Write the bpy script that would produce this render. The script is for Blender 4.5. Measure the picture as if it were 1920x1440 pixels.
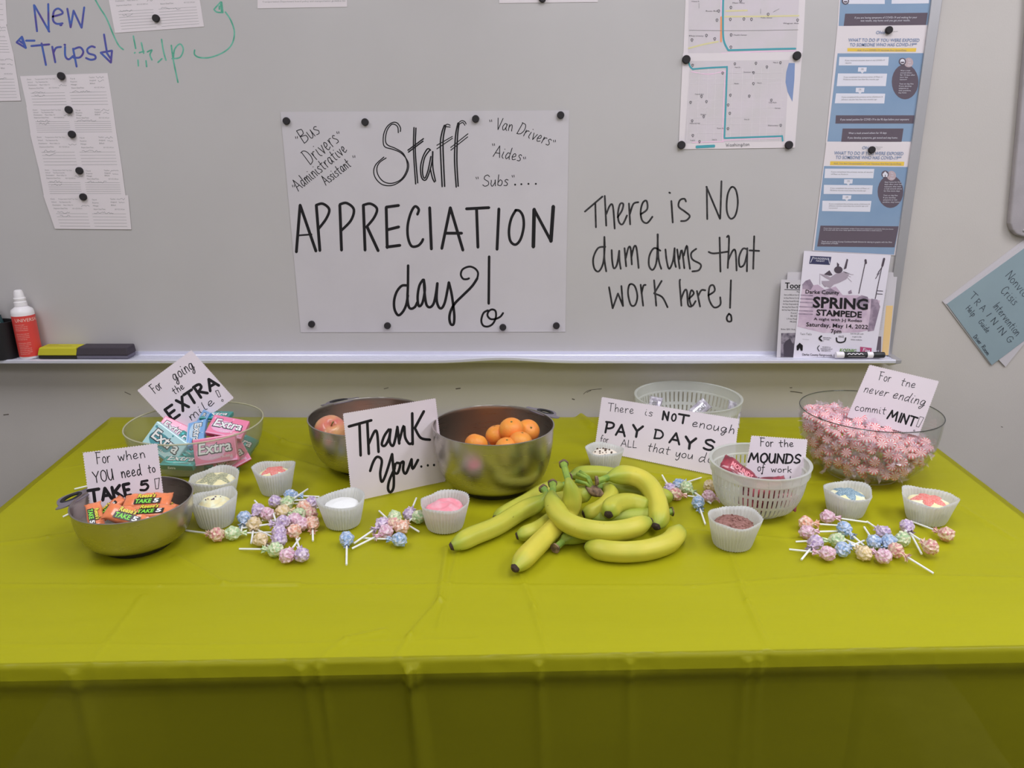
import bpy, bmesh, math, random
from math import pi, sin, cos, tan, atan2, sqrt, radians
from mathutils import Vector as V, Matrix, noise

SC = bpy.context.scene
COL = SC.collection
for o in list(bpy.data.objects):
    bpy.data.objects.remove(o)
random.seed(7)

# ------------------------------------------------------------------ camera, world, light, exposure
CAMZ, PITCH, FPX = 1.44, radians(16.5), 1450.0
cam_d = bpy.data.cameras.new('camera')
cam_d.sensor_width = 36.0
cam_d.lens = FPX / 1920 * 36
cam_d.clip_start = 0.02
cam = bpy.data.objects.new('camera', cam_d)
cam.location = (0, 0, CAMZ)
cam.rotation_euler = (pi / 2 - PITCH, 0, 0)
COL.objects.link(cam)
SC.camera = cam

w = bpy.data.worlds.new('world')
SC.world = w
w.use_nodes = True
w.node_tree.nodes['Background'].inputs[0].default_value = (0.8, 0.85, 1, 1)
w.node_tree.nodes['Background'].inputs[1].default_value = 0.15

LIGHTS = [(-1.25, 0.75, 13.5), (0.45, 0.75, 13.5), (1.9, 0.75, 22.5), (-1.25, -1.5, 11), (0.45, -1.5, 10.5), (1.9, -1.5, 14)]
for i, (lx, ly, e) in enumerate(LIGHTS):
    ld = bpy.data.lights.new('ceiling_lamp', 'AREA')
    ld.shape = 'RECTANGLE'
    ld.size, ld.size_y = 0.6, 1.15
    ld.energy = e
    ld.color = (0.96, 0.985, 1.06)
    lo = bpy.data.objects.new('ceiling_lamp', ld)
    lo.location = (lx, ly, 2.715)
    COL.objects.link(lo)
SC.view_settings.view_transform = 'Standard'
SC.view_settings.look = 'None'
SC.view_settings.gamma = 1
SC.view_settings.use_curve_mapping = False
SC.view_settings.exposure = 0.05
SC.cycles.transparent_max_bounces = 32
SC.cycles.max_bounces = 8

# ------------------------------------------------------------------ view geometry (used only to read positions off the photograph)
CP = V((0, 0, CAMZ))
FWD = V((0, cos(PITCH), -sin(PITCH)))
UPV = V((0, sin(PITCH), cos(PITCH)))
TZ = 0.75           # table top height
WALLY = 2.03
BRDY = 2.012        # face of the whiteboard

def ray(px, py):
    return FWD + V(((px - 960) / FPX, 0, 0)) + UPV * ((720 - py) / FPX)

def atz(px, py, z=TZ):
    d = ray(px, py)
    return CP + d * ((z - CAMZ) / d.z)

def aty(px, py, y):
    d = ray(px, py)
    return CP + d * (y / d.y)

def hang_ring(px, py, y):
    return aty(px, py, y)

class Plane:
    def __init__(s, p, n):
        s.p = V(p)
        s.n = V(n).normalized()
        if s.n.dot(CP - s.p) < 0:
            s.n = -s.n
    def at(s, px, py, off=0.0):
        d = ray(px, py)
        return CP + d * ((s.p - CP).dot(s.n) / d.dot(s.n)) + s.n * off

def wallplane(y):
    return Plane((0, y, 1), (0, -1, 0))

def edge_plane(p1, p2, alpha):
    """plane through the bottom edge p1-p2, leaning back by alpha degrees"""
    e = (p2 - p1).normalized()
    h = V((-e.y, e.x, 0))            # horizontal, away from camera
    if h.y < 0:
        h = -h
    up = V((0, 0, 1)) * cos(radians(alpha)) + h.normalized() * sin(radians(alpha))
    return Plane(p1, e.cross(up))

# ------------------------------------------------------------------ materials
def lin(c):
    c = c / 255.0
    return c / 12.92 if c <= 0.04045 else ((c + 0.055) / 1.055) ** 2.4

def C(r, g, b, k=1.6):
    return tuple(min(0.93, lin(x) * k) for x in (r, g, b))

_m = {}
def mat(name, col, rough=0.5, metal=0.0, spec=0.4, var=0.0, vscale=30.0, bump=0.0, bscale=200.0, bdist=0.001,
        stretch=(1, 1, 1), col2=None, lo=0.4, hi=0.6, trans=0.0, alpha=1.0, sheen=0.0, coat=0.0, sss=0.0, detail=3.0):
    if name in _m:
        return _m[name]
    m = bpy.data.materials.new(name)
    m.use_nodes = True
    nt = m.node_tree
    b = nt.nodes['Principled BSDF']
    b.inputs['Base Color'].default_value = (*col, 1)
    b.inputs['Roughness'].default_value = rough
    b.inputs['Metallic'].default_value = metal
    b.inputs['Specular IOR Level'].default_value = spec
    b.inputs['Coat Weight'].default_value = coat
    if sss:
        b.inputs['Subsurface Weight'].default_value = sss
        b.inputs['Subsurface Scale'].default_value = 0.01
    tc = nt.nodes.new('ShaderNodeTexCoord')
    mp = nt.nodes.new('ShaderNodeMapping')
    mp.inputs['Scale'].default_value = stretch
    nt.links.new(tc.outputs['Object'], mp.inputs[0])
    if col2 is not None or var:
        n = nt.nodes.new('ShaderNodeTexNoise')
        n.inputs['Scale'].default_value = vscale
        n.inputs['Detail'].default_value = detail
        nt.links.new(mp.outputs[0], n.inputs['Vector'])
        r = nt.nodes.new('ShaderNodeValToRGB')
        r.color_ramp.elements[0].position = lo
        r.color_ramp.elements[1].position = hi
        c1, c2 = col, col2
        if c2 is None:
            c1 = tuple(x * (1 - var) for x in col)
            c2 = tuple(min(1, x * (1 + var)) for x in col)
        r.color_ramp.elements[0].color = (*c1, 1)
        r.color_ramp.elements[1].color = (*c2, 1)
        nt.links.new(n.outputs['Fac'], r.inputs[0])
        nt.links.new(r.outputs[0], b.inputs['Base Color'])
    if bump:
        n2 = nt.nodes.new('ShaderNodeTexNoise')
        n2.inputs['Scale'].default_value = bscale
        n2.inputs['Detail'].default_value = 4
        nt.links.new(mp.outputs[0], n2.inputs['Vector'])
        bp = nt.nodes.new('ShaderNodeBump')
        bp.inputs['Strength'].default_value = bump
        bp.inputs['Distance'].default_value = bdist
        nt.links.new(n2.outputs['Fac'], bp.inputs['Height'])
        nt.links.new(bp.outputs[0], b.inputs['Normal'])
    _m[name] = m
    return m

def clear_mat(name, tint, ior=1.35, body=0.06, rough=0.05, bodycol=(0.8, 0.8, 0.8), translucent=False):
    """thin clear or milky plastic / glass"""
    m = bpy.data.materials.new(name)
    m.use_nodes = True
    nt = m.node_tree
    nt.nodes.remove(nt.nodes['Principled BSDF'])
    out = nt.nodes['Material Output']
    tr = nt.nodes.new('ShaderNodeBsdfTransparent'); tr.inputs[0].default_value = (*tint, 1)
    df = nt.nodes.new('ShaderNodeBsdfDiffuse'); df.inputs[0].default_value = (*bodycol, 1)
    gl = nt.nodes.new('ShaderNodeBsdfGlossy'); gl.inputs['Roughness'].default_value = rough
    lw_ = nt.nodes.new('ShaderNodeLayerWeight')       # facing angle works the same on both sides of a thin wall
    pw = nt.nodes.new('ShaderNodeMath'); pw.operation = 'POWER'; pw.inputs[1].default_value = 4.0
    fr = nt.nodes.new('ShaderNodeMath'); fr.operation = 'MULTIPLY_ADD'; fr.inputs[1].default_value = .55; fr.inputs[2].default_value = ((ior - 1) / (ior + 1)) ** 2
    nt.links.new(lw_.outputs['Facing'], pw.inputs[0]); nt.links.new(pw.outputs[0], fr.inputs[0])
    m1 = nt.nodes.new('ShaderNodeMixShader'); m1.inputs[0].default_value = body
    m2 = nt.nodes.new('ShaderNodeMixShader')
    nt.links.new(tr.outputs[0], m1.inputs[1])
    if translucent:
        tl = nt.nodes.new('ShaderNodeBsdfTranslucent'); tl.inputs[0].default_value = (*bodycol, 1)
        m3 = nt.nodes.new('ShaderNodeMixShader'); m3.inputs[0].default_value = 0.45
        nt.links.new(df.outputs[0], m3.inputs[1]); nt.links.new(tl.outputs[0], m3.inputs[2])
        nt.links.new(m3.outputs[0], m1.inputs[2])
    else:
        nt.links.new(df.outputs[0], m1.inputs[2])
    nt.links.new(fr.outputs[0], m2.inputs[0])
    nt.links.new(m1.outputs[0], m2.inputs[1])
    nt.links.new(gl.outputs[0], m2.inputs[2])
    nt.links.new(m2.outputs[0], out.inputs[0])
    return m

INK = mat('black_ink', (0.012, 0.010, 0.013), 0.55, spec=0.3)
INKG = mat('dry_marker_ink', (0.03, 0.027, 0.03), 0.5, var=0.5, vscale=60)
PAPER = mat('white_paper', C(168, 163, 168), 0.8, spec=0.2, var=0.015, vscale=8)
CARD = mat('card_stock', C(190, 180, 188), 0.8, spec=0.2, var=0.015, vscale=8)
BLACKP = mat('black_rubber', (0.02, 0.018, 0.02), 0.6, bump=0.2, bscale=400)
MAGM = mat('magnet_black', (0.028, 0.024, 0.028), 0.75, bump=0.3, bscale=900)

# ------------------------------------------------------------------ object helpers
def tag(o, label=None, cat=None, group=None, kind=None):
    if label: o['label'] = label
    if cat: o['category'] = cat
    if group: o['group'] = group
    if kind: o['kind'] = kind
    return o

def thing(name, label, cat, loc, group=None, rot=None):
    o = bpy.data.objects.new(name, None)
    o.empty_display_size = 0.02
    o.location = loc
    if rot is not None:
        o.rotation_euler = rot
    COL.objects.link(o)
    return tag(o, label, cat, group)

def build(name, verts, faces, m, parent=None, loc=None, smooth=False, auto=None):
    """verts in world space (parents here are never rotated) unless loc == 'local'"""
    me = bpy.data.meshes.new(name)
    if loc == 'local':
        off = V((0, 0, 0)); l = V((0, 0, 0))
    elif parent is not None:
        off = V(parent.location)
        q = parent.parent
        while q is not None:
            off = off + V(q.location); q = q.parent
        l = V((0, 0, 0))
    else:
        if loc is None:
            xs = [v[0] for v in verts]; ys = [v[1] for v in verts]; zs = [v[2] for v in verts]
            loc = ((min(xs) + max(xs)) / 2, (min(ys) + max(ys)) / 2, min(zs))
        off = V(loc); l = V(loc)
    me.from_pydata([tuple(V(v) - off) for v in verts], [], faces)
    if isinstance(m, (list, tuple)):
        for mm in m: me.materials.append(mm)
    else:
        me.materials.append(m)
    me.validate()
    if smooth:
        me.polygons.foreach_set('use_smooth', [True] * len(me.polygons))
        if auto:
            me.set_sharp_from_angle(angle=radians(auto))
    me.update()
    o = bpy.data.objects.new(name, me)
    o.location = l
    COL.objects.link(o)
    if parent is not None:
        o.parent = parent
    return o

def local(name, verts, faces, m, parent, smooth=False, auto=None):
    return build(name, verts, faces, m, parent, 'local', smooth, auto)

def fixn(o):
    bm = bmesh.new(); bm.from_mesh(o.data)
    bmesh.ops.recalc_face_normals(bm, faces=bm.faces)
    bm.to_mesh(o.data); bm.free()
    return o

def bevel(o, w_, seg=2, ang=40):
    md = o.modifiers.new('bevel', 'BEVEL')
    md.width = w_; md.segments = seg; md.limit_method = 'ANGLE'; md.angle_limit = radians(ang)
    return o

def boxv(x0, x1, y0, y1, z0, z1):
    v = [(x0, y0, z0), (x1, y0, z0), (x1, y1, z0), (x0, y1, z0), (x0, y0, z1), (x1, y0, z1), (x1, y1, z1), (x0, y1, z1)]
    f = [(0, 3, 2, 1), (4, 5, 6, 7), (0, 1, 5, 4), (1, 2, 6, 5), (2, 3, 7, 6), (3, 0, 4, 7)]
    return v, f

def merge(*vf):
    vs, fs = [], []
    for v, f in vf:
        n = len(vs)
        vs += list(v)
        fs += [tuple(i + n for i in q) for q in f]
    return vs, fs

def lathe(prof, n=48, c=(0, 0, 0), close=False):
    """prof: list of (r,z)"""
    vs, fs = [], []
    for (r, z) in prof:
        for i in range(n):
            a = 2 * pi * i / n
            vs.append((c[0] + r * cos(a), c[1] + r * sin(a), c[2] + z))
    k = len(prof)
    for j in range(k - 1):
        for i in range(n):
            i2 = (i + 1) % n
            fs.append((j * n + i, j * n + i2, (j + 1) * n + i2, (j + 1) * n + i))
    if prof[0][0] > 1e-6 and close:
        fs.append(tuple(reversed(range(n))))
    if prof[-1][0] > 1e-6 and close:
        fs.append(tuple(range((k - 1) * n, k * n)))
    return vs, fs

def slab(poly, n, th):
    """thin prism from a 3d polygon, extruded backwards along -n"""
    k = len(poly)
    vs = [V(p) for p in poly] + [V(p) - n * th for p in poly]
    fs = [tuple(range(k)), tuple(reversed(range(k, 2 * k)))]
    for i in range(k):
        j = (i + 1) % k
        fs.append((i, i + k, j + k, j))
    return vs, fs

def tube(path, rad, n=8, cap=True):
    vs, fs = [], []
    k = len(path)
    path = [V(p) for p in path]
    t0 = (path[1] - path[0]).normalized()
    u = t0.orthogonal().normalized()
    for i, p in enumerate(path):
        t = (path[min(i + 1, k - 1)] - path[max(i - 1, 0)]).normalized()
        u = (u - t * u.dot(t)).normalized()
        w_ = t.cross(u)
        r = rad[i] if isinstance(rad, (list, tuple)) else rad
        for j in range(n):
            a = 2 * pi * j / n
            vs.append(p + u * (r * cos(a)) + w_ * (r * sin(a)))
    for i in range(k - 1):
        for j in range(n):
            j2 = (j + 1) % n
            fs.append((i * n + j, i * n + j2, (i + 1) * n + j2, (i + 1) * n + j))
    if cap:
        fs.append(tuple(reversed(range(n))))
        fs.append(tuple(range((k - 1) * n, k * n)))
    return vs, fs

# ------------------------------------------------------------------ lettering
def crom(pts, sub=5):
    if len(pts) < 3:
        return pts
    closed = (abs(pts[0][0] - pts[-1][0]) + abs(pts[0][1] - pts[-1][1])) < 1e-6
    out = []
    n = len(pts)
    for i in range(n - 1):
        p1, p2 = pts[i], pts[i + 1]
        p0 = pts[i - 1] if i > 0 else (pts[-2] if closed else pts[0])
        p3 = pts[i + 2] if i + 2 < n else (pts[1] if closed else pts[-1])
        for s in range(sub):
            t = s / sub
            out.append(tuple(0.5 * ((2 * p1[k]) + (-p0[k] + p2[k]) * t + (2 * p0[k] - 5 * p1[k] + 4 * p2[k] - p3[k]) * t * t
                             + (-p0[k] + 3 * p1[k] - 3 * p2[k] + p3[k]) * t ** 3) for k in range(len(p1))))
    out.append(tuple(pts[-1]))
    return out

def ribbon(pts, w_):
    """2d polyline -> 2d ribbon quads with rounded ends"""
    q = [pts[0]]
    for p in pts[1:]:
        if (p[0] - q[-1][0]) ** 2 + (p[1] - q[-1][1]) ** 2 > 1e-10:
            q.append(p)
    if len(q) < 2:
        x, y = q[0]
        n = 8
        return [(x + w_ * .6 * cos(2 * pi * i / n), y + w_ * .6 * sin(2 * pi * i / n)) for i in range(n)], [tuple(range(n))]
    vs, fs = [], []
    k = len(q)
    dirs = []
    for i in range(k):
        a = q[max(i - 1, 0)]; b = q[min(i + 1, k - 1)]
        dx, dy = b[0] - a[0], b[1] - a[1]
        l = sqrt(dx * dx + dy * dy) or 1e-9
        dirs.append((dx / l, dy / l))
    h = w_ / 2
    d = dirs[0]
    st = [(q[0][0] - d[0] * h * .8, q[0][1] - d[1] * h * .8, .45, d)]
    d2 = dirs[-1]
    en = [(q[-1][0] + d2[0] * h * .8, q[-1][1] + d2[1] * h * .8, .45, d2)]
    rows = st + [(p[0], p[1], 1, dirs[i]) for i, p in enumerate(q)] + en
    for (x, y, s, dd) in rows:
        vs.append((x - dd[1] * h * s, y + dd[0] * h * s))
        vs.append((x + dd[1] * h * s, y - dd[0] * h * s))
    for i in range(len(rows) - 1):
        fs.append((2 * i, 2 * i + 1, 2 * i + 3, 2 * i + 2))
    return vs, fs

G = {
 'A': "0,0 .3,1|.3,1 .62,0|.1,.35 .52,.35", 'B': ".05,0 .05,1|~.05,1 .42,.9 .36,.6 .05,.53 .46,.4 .44,.08 .05,0",
 'C': "~.55,.85 .35,1 .1,.75 .05,.35 .25,0 .55,.15", 'D': ".05,0 .08,1|~0,1 .4,.93 .55,.5 .4,.1 .02,0",
 'E': ".05,0 .05,1|.05,1 .5,1|.05,.52 .42,.52|.05,0 .5,0", 'F': ".12,0 .12,1|0,1 .55,1|.12,.55 .45,.55",
 'G': "~.52,.82 .3,1 .05,.6 .1,.1 .4,.0 .52,.2 .5,.42|.3,.42 .62,.42", 'H': "0,0 0,1|.5,0 .5,1|0,.5 .5,.5",
 'I': ".1,0 .1,1", 'J': "0,1 .5,1|~.3,1 .3,.2 .12,0 0,.15", 'K': ".05,0 .05,1|.5,1 .05,.45|.15,.55 .52,0",
 'L': ".05,1 .05,0|.05,0 .45,.05", 'M': "0,0 .15,1|.15,1 .38,.3|.38,.3 .62,1|.62,1 .75,0", 'N': ".03,0 .03,1|.03,1 .5,0|.5,0 .5,1",
 'O': "~.28,1 .05,.75 .05,.25 .28,0 .5,.25 .5,.75 .28,1", 'P': ".05,0 .08,1|~0,1 .38,.98 .45,.7 .3,.48 .07,.42",
 'R': ".05,0 .05,1|~0,1 .4,.95 .42,.65 .08,.48|.15,.48 .55,0", 'S': "~.48,.85 .3,1 .08,.85 .12,.6 .42,.4 .45,.12 .2,0 .0,.12",
 'T': "0,1 .6,1|.3,1 .3,0", 'U': "~.03,1 .05,.3 .22,0 .42,.25 .47,1|.47,1 .5,0", 'V': "0,1 .25,0|.25,0 .5,1",
 'W': "0,1 .2,0|.2,0 .35,.7|.35,.7 .52,0|.52,0 .7,1", 'X': "0,1 .55,0|.55,1 0,0", 'Y': "0,1 .28,.5|.58,1 .28,.5|.28,.5 .28,0", 'Z': "0,1 .5,1|.5,1 0,0|0,0 .5,0",
 'a': "~.42,.5 .2,.58 .04,.3 .12,.02 .3,.1 .42,.5|~.42,.55 .4,.15 .5,0", 'b': "~.05,1 .05,.1|~.05,.3 .22,.55 .4,.35 .3,.03 .05,.08",
 'c': "~.38,.48 .2,.57 .04,.3 .15,.02 .4,.1", 'd': "~.36,.5 .15,.52 .04,.22 .16,.0 .36,.25|~.4,1 .38,.2 .46,0",
 'e': "~.05,.25 .3,.33 .32,.5 .18,.57 .04,.3 .15,.02 .42,.12", 'f': "~.38,.9 .25,1 .16,.7 .14,-.3 .02,-.2|0,.5 .36,.55",
 'g': "~.38,.5 .18,.57 .04,.3 .14,.05 .3,.15 .4,.5|~.4,.52 .4,-.1 .25,-.4 .12,-.25 .3,-.05 .5,.1", 'h': ".05,1 .05,0|~.05,.3 .2,.55 .34,.45 .38,0",
 'i': "~.08,.55 .06,.12 .2,0|.1,.8", 'k': ".05,1 .05,0|.35,.55 .05,.25|.12,.32 .38,0", 'l': "~.08,1 .06,.15 .2,0",
 'm': ".03,.55 .05,0|~.05,.3 .15,.55 .27,.45 .3,0|~.3,.3 .4,.55 .52,.45 .56,0", 'n': ".03,.55 .05,0|~.05,.3 .18,.55 .32,.45 .38,0",
 'o': "~.22,.56 .05,.4 .06,.12 .22,0 .38,.15 .36,.42 .22,.56", 'p': ".04,.55 .06,-.4|~.05,.35 .22,.57 .4,.35 .28,.05 .06,.08",
 'r': ".04,.55 .07,0|~.07,.3 .18,.53 .35,.53", 's': "~.32,.5 .18,.57 .06,.43 .28,.22 .24,.03 .02,.04", 't': "~.18,.9 .16,.12 .28,0|0,.58 .38,.6",
 'u': "~.04,.55 .06,.1 .2,0 .34,.25 .36,.55|.36,.55 .42,0", 'v': ".02,.55 .2,0|.2,0 .38,.55", 'w': ".02,.55 .14,0|.14,0 .26,.45|.26,.45 .4,0|.4,0 .52,.6",
 'x': "0,.55 .35,0|.35,.55 0,0", 'y': "~.04,.55 .06,.15 .2,.05 .34,.5|~.36,.55 .34,-.2 .2,-.42 .08,-.3", 'z': "0,.55 .35,.55 0,0 .35,0",
 '5': ".45,1 .12,.95|.12,.95 .08,.6|~.08,.6 .35,.65 .45,.3 .25,.0 0,.08", '1': ".1,1 .1,0", '!': ".1,1 .08,.3|.06,.03", '.': ".06,.03", '"': ".03,1 .06,.85|.16,1 .17,.85",
 '2': "~.03,.8 .25,1 .42,.75 .05,.02|.05,0 .48,.03", '0': "~.25,1 .04,.5 .25,0 .46,.5 .25,1", '/': "0,0 .3,1", '-': "0,.45 .3,.45", ':': ".06,.1|.06,.5",
}
GW = {}
GP = {}
for ch, s in G.items():
    st = []
    mx = 0
    for seg in s.split('|'):
        sm = seg.startswith('~')
        pts = [tuple(float(a) for a in q.split(',')) for q in seg.lstrip('~').split()]
        mx = max(mx, max(p[0] for p in pts))
        st.append(crom(pts, 4) if sm else pts)
    GP[ch] = st
    GW[ch] = mx

def hand(text, gap=0.14, space=0.4):
    """unit-space strokes of a word, and its width"""
    x = 0
    out = []
    for ch in text:
        if ch == ' ':
            x += space; continue
        for st in GP[ch]:
            out.append([(p[0] + x, p[1]) for p in st])
        x += GW[ch] + gap
    return out, x - gap

def jit(st, a):
    return [(p[0] + random.uniform(-a, a), p[1] + random.uniform(-a, a)) for p in st]

class Ink:
    """collects flat lettering drawn on one plane"""
    def __init__(s, at):
        s.at = at; s.v = []; s.f = []; s.k = 0
    def add(s, v2, f):
        n = len(s.v)
        s.k += 1
        off = 0.00012 + (s.k % 12) * 0.000012
        s.v += [s.at(x, y, off) for (x, y) in v2]
        s.f += [tuple(i + n for i in q) for q in f]
    def stroke(s, pts, w_, smooth=True):
        p = crom(pts, 5) if smooth else pts
        s.add(*ribbon(p, w_))
    def strokes(s, L, w_, org=(0, 0), sc=1.0, smooth=True):
        for pts in L:
            s.stroke([(org[0] + p[0] / sc, org[1] + p[1] / sc) for p in pts], w_, smooth)
    def word(s, text, a, b, cap, w_, org=(0, 0), sc=1.0, slant=0.0, gap=0.14, j=0.012):
        a = (org[0] + a[0] / sc, org[1] + a[1] / sc); b = (org[0] + b[0] / sc, org[1] + b[1] / sc)
        cap = cap / sc
        L, W = hand(text, gap)
        dx, dy = b[0] - a[0], b[1] - a[1]
        l = sqrt(dx * dx + dy * dy)
        ux, uy = dy / l, -dx / l
        for st in L:
            st = jit(st, j) if len(st) > 1 else st
            s.stroke([(a[0] + dx * p[0] / W + (ux + slant * dx / l) * cap * p[1],
                       a[1] + dy * p[0] / W + (uy + slant * dy / l) * cap * p[1]) for p in st], w_, False)
    def poly(s, pts, org=(0, 0), sc=1.0):
        s.add([(org[0] + p[0] / sc, org[1] + p[1] / sc) for p in pts], [tuple(range(len(pts)))])
    def disc(s, c, rx, ry=None, org=(0, 0), sc=1.0, n=24):
        ry = ry or rx
        s.poly([(c[0] + rx * cos(2 * pi * i / n), c[1] + ry * sin(2 * pi * i / n)) for i in range(n)], org, sc)
    def type(s, text, a, b, cap, org=(0, 0), sc=1.0, slant=0.0, bold=0.0):
        a = (org[0] + a[0] / sc, org[1] + a[1] / sc); b = (org[0] + b[0] / sc, org[1] + b[1] / sc)
        cap = cap / sc
        v, f, W = typeset(text, bold)
        dx, dy = b[0] - a[0], b[1] - a[1]
        l = sqrt(dx * dx + dy * dy)
        ux, uy = dy / l, -dx / l
        s.add([(a[0] + dx * p[0] / W + (ux + slant * dx / l) * cap * p[1],
                a[1] + dy * p[0] / W + (uy + slant * dy / l) * cap * p[1]) for p in v], f)
    def out(s, name, m, parent, label=None):
        if not s.v:
            return None
        o = build(name, s.v, s.f, m, parent)
        if label: o['label'] = label
        if name in ('printing', 'street_line'): o['kind'] = 'stuff'
        return o

_ts = {}
def typeset(text, bold=0.0):
    key = (text, bold)
    if key in _ts:
        return _ts[key]
    cu = bpy.data.curves.new('t', 'FONT')
    cu.body = text
    cu.size = 1.0
    cu.resolution_u = 2
    cu.offset = bold
    ob = bpy.data.objects.new('t', cu)
    COL.objects.link(ob)
    dg = bpy.context.evaluated_depsgraph_get()
    me = ob.evaluated_get(dg).to_mesh()
    vs = [(v.co.x, v.co.y) for v in me.vertices]
    fs = [tuple(p.vertices) for p in me.polygons]
    ob.evaluated_get(dg).to_mesh_clear()
    bpy.data.objects.remove(ob); bpy.data.curves.remove(cu)
    x0 = min(v[0] for v in vs); x1 = max(v[0] for v in vs)
    vs = [((x - x0), y / 0.7) for x, y in vs]
    _ts[key] = (vs, fs, x1 - x0)
    return _ts[key]

def sheet(name, label, cat, corners, plane, m, off=0.0, th=0.0004, group=None, curl=0.0, nx=8, ny=8, zig=0, zamp=1.2, zorg=(0, 0), zs=1.0):
    """a sheet of paper as a thing; corners = four pixels TL TR BR BL read on its own plane. Returns (root, at)"""
    cs = [(zorg[0] + c[0] / zs, zorg[1] + c[1] / zs) for c in corners]
    P = [plane.at(x, y, off) for x, y in cs]
    root = thing(name, label, cat, (P[2] + P[3]) / 2, group)
    if zig:
        poly = []
        for i in range(4):
            a, b = P[i], P[(i + 1) % 4]
            e = (b - a); L = e.length
            k = max(2, int(L / 0.0048))
            inw = plane.n.cross(e).normalized()
            if inw.dot((P[0] + P[1] + P[2] + P[3]) / 4 - a) < 0: inw = -inw
            for q in range(k):
                poly.append(a + e * (q / k))
                poly.append(a + e * ((q + .5) / k) + inw * 0.0016)
        v, f = slab(poly, plane.n, th)
        o = build('paper', v, f, m, root)
    else:
        vs, fs = [], []
        for j in range(ny + 1):
            for i in range(nx + 1):
                u, t = i / nx, j / ny
                p = (P[0] * (1 - u) + P[1] * u) * (1 - t) + (P[3] * (1 - u) + P[2] * u) * t
                vs.append(p)
        for j in range(ny):
            for i in range(nx):
                a = j * (nx + 1) + i
                fs.append((a, a + nx + 1, a + nx + 2, a + 1))
        n0 = len(vs)
        vs2 = vs + [v - plane.n * th for v in vs]
        fs2 = fs + [tuple(reversed([i + n0 for i in q])) for q in fs]
        ring = [i for i in range(nx + 1)] + [(j + 1) * (nx + 1) - 1 for j in range(1, ny + 1)] + \
               [ny * (nx + 1) + i for i in range(nx - 1, -1, -1)] + [j * (nx + 1) for j in range(ny - 1, 0, -1)]
        for i in range(len(ring)):
            a, b = ring[i], ring[(i + 1) % len(ring)]
            fs2.append((a, b, b + n0, a + n0))
        o = build('paper', vs2, fs2, m, root)
    at = lambda x, y, d=0.0: plane.at(x, y, off + d)
    return root, at
# ------------------------------------------------------------------ the room
def struct(name, v, f, m):
    return tag(build(name, v, f, m), kind='structure')

WALLM = mat('painted_wall', C(172, 166, 163, 1.45), 0.6, spec=0.35, var=0.02, vscale=3, bump=0.35, bscale=260, bdist=0.0006)
ROOMM = mat('room_paint', (0.52, 0.50, 0.47), 0.8)
CEILM = mat('ceiling_tile', (0.62, 0.61, 0.59), 0.9, bump=0.4, bscale=120, bdist=0.002)
FLOORM = mat('floor_vinyl', (0.06, 0.055, 0.05), 0.5, var=0.15, vscale=20)
X0, X1, Y0, ZC = -2.6, 2.9, -2.6, 2.75
wb = struct('wall_back', *boxv(X0, X1, WALLY, WALLY + .1, 0, ZC), WALLM)
struct('wall_left', *boxv(X0 - .1, X0, Y0, WALLY + .1, 0, ZC), ROOMM)
struct('wall_right', *boxv(X1, X1 + .1, Y0, WALLY + .1, 0, ZC), ROOMM)
struct('wall_front', *boxv(X0, X1, Y0 - .1, Y0, 0, ZC), ROOMM)
struct('floor', *boxv(X0 - .1, X1 + .1, Y0 - .1, WALLY + .1, -.1, 0), FLOORM)
struct('ceiling', *boxv(X0 - .1, X1 + .1, Y0 - .1, WALLY + .1, ZC, ZC + .1), CEILM)
struct('baseboard_back', *boxv(X0, X1, WALLY - .012, WALLY - .0002, 0, .1), mat('base_vinyl', (0.05, 0.045, 0.04), 0.5))
DIFM = bpy.data.materials.new('lamp_diffuser'); DIFM.use_nodes = True
_b = DIFM.node_tree.nodes['Principled BSDF']; _b.inputs['Emission Color'].default_value = (1, .97, .95, 1); _b.inputs['Emission Strength'].default_value = 1.5
LFR = mat('lamp_frame', (0.7, 0.7, 0.7), 0.4)
for i, (lx, ly, e) in enumerate(LIGHTS):
    r = thing('ceiling_light', 'white recessed ceiling light panel, out of frame, number %s counted from the board' % ['one', 'two', 'three', 'four', 'five', 'six'][i], 'ceiling light', (lx, ly, 2.72), 'ceiling light panels')
    v, f = merge(boxv(lx - .32, lx + .32, ly - .61, ly - .59, 2.72, 2.75), boxv(lx - .32, lx + .32, ly + .59, ly + .61, 2.72, 2.75),
                 boxv(lx - .32, lx - .3, ly - .59, ly + .59, 2.72, 2.75), boxv(lx + .3, lx + .32, ly - .59, ly + .59, 2.72, 2.75))
    build('frame', v, f, LFR, r)
    build('diffuser', *boxv(lx - .3, lx + .3, ly - .59, ly + .59, 2.73, 2.748), DIFM, r)

# scuffs on the wall above the table
SCUFF = mat('scuff_mark', (0.12, 0.10, 0.085), 0.9)
sk = Ink(wallplane(WALLY).at)
for pts, w_ in [([(7, 778), (16, 777)], 2.0), ([(234, 735), (245, 740)], 1.2), ([(1094, 739), (1104, 732), (1128, 729)], 1.0),
                ([(1482, 734), (1492, 735), (1504, 737)], 1.6), ([(1481, 727), (1485, 727)], 1.4), ([(855, 729), (863, 728)], 2.0), ([(720, 729), (728, 727)], 1.2),
                ([(1073, 748), (1077, 749)], 2.0), ([(1100, 736), (1108, 732)], 1.0), ([(1877, 800), (1880, 801)], 1.2)]:
    sk.stroke(pts, w_)
o = sk.out('scuff_mark', SCUFF, wb, 'small dark scuffs on the painted wall')

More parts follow.
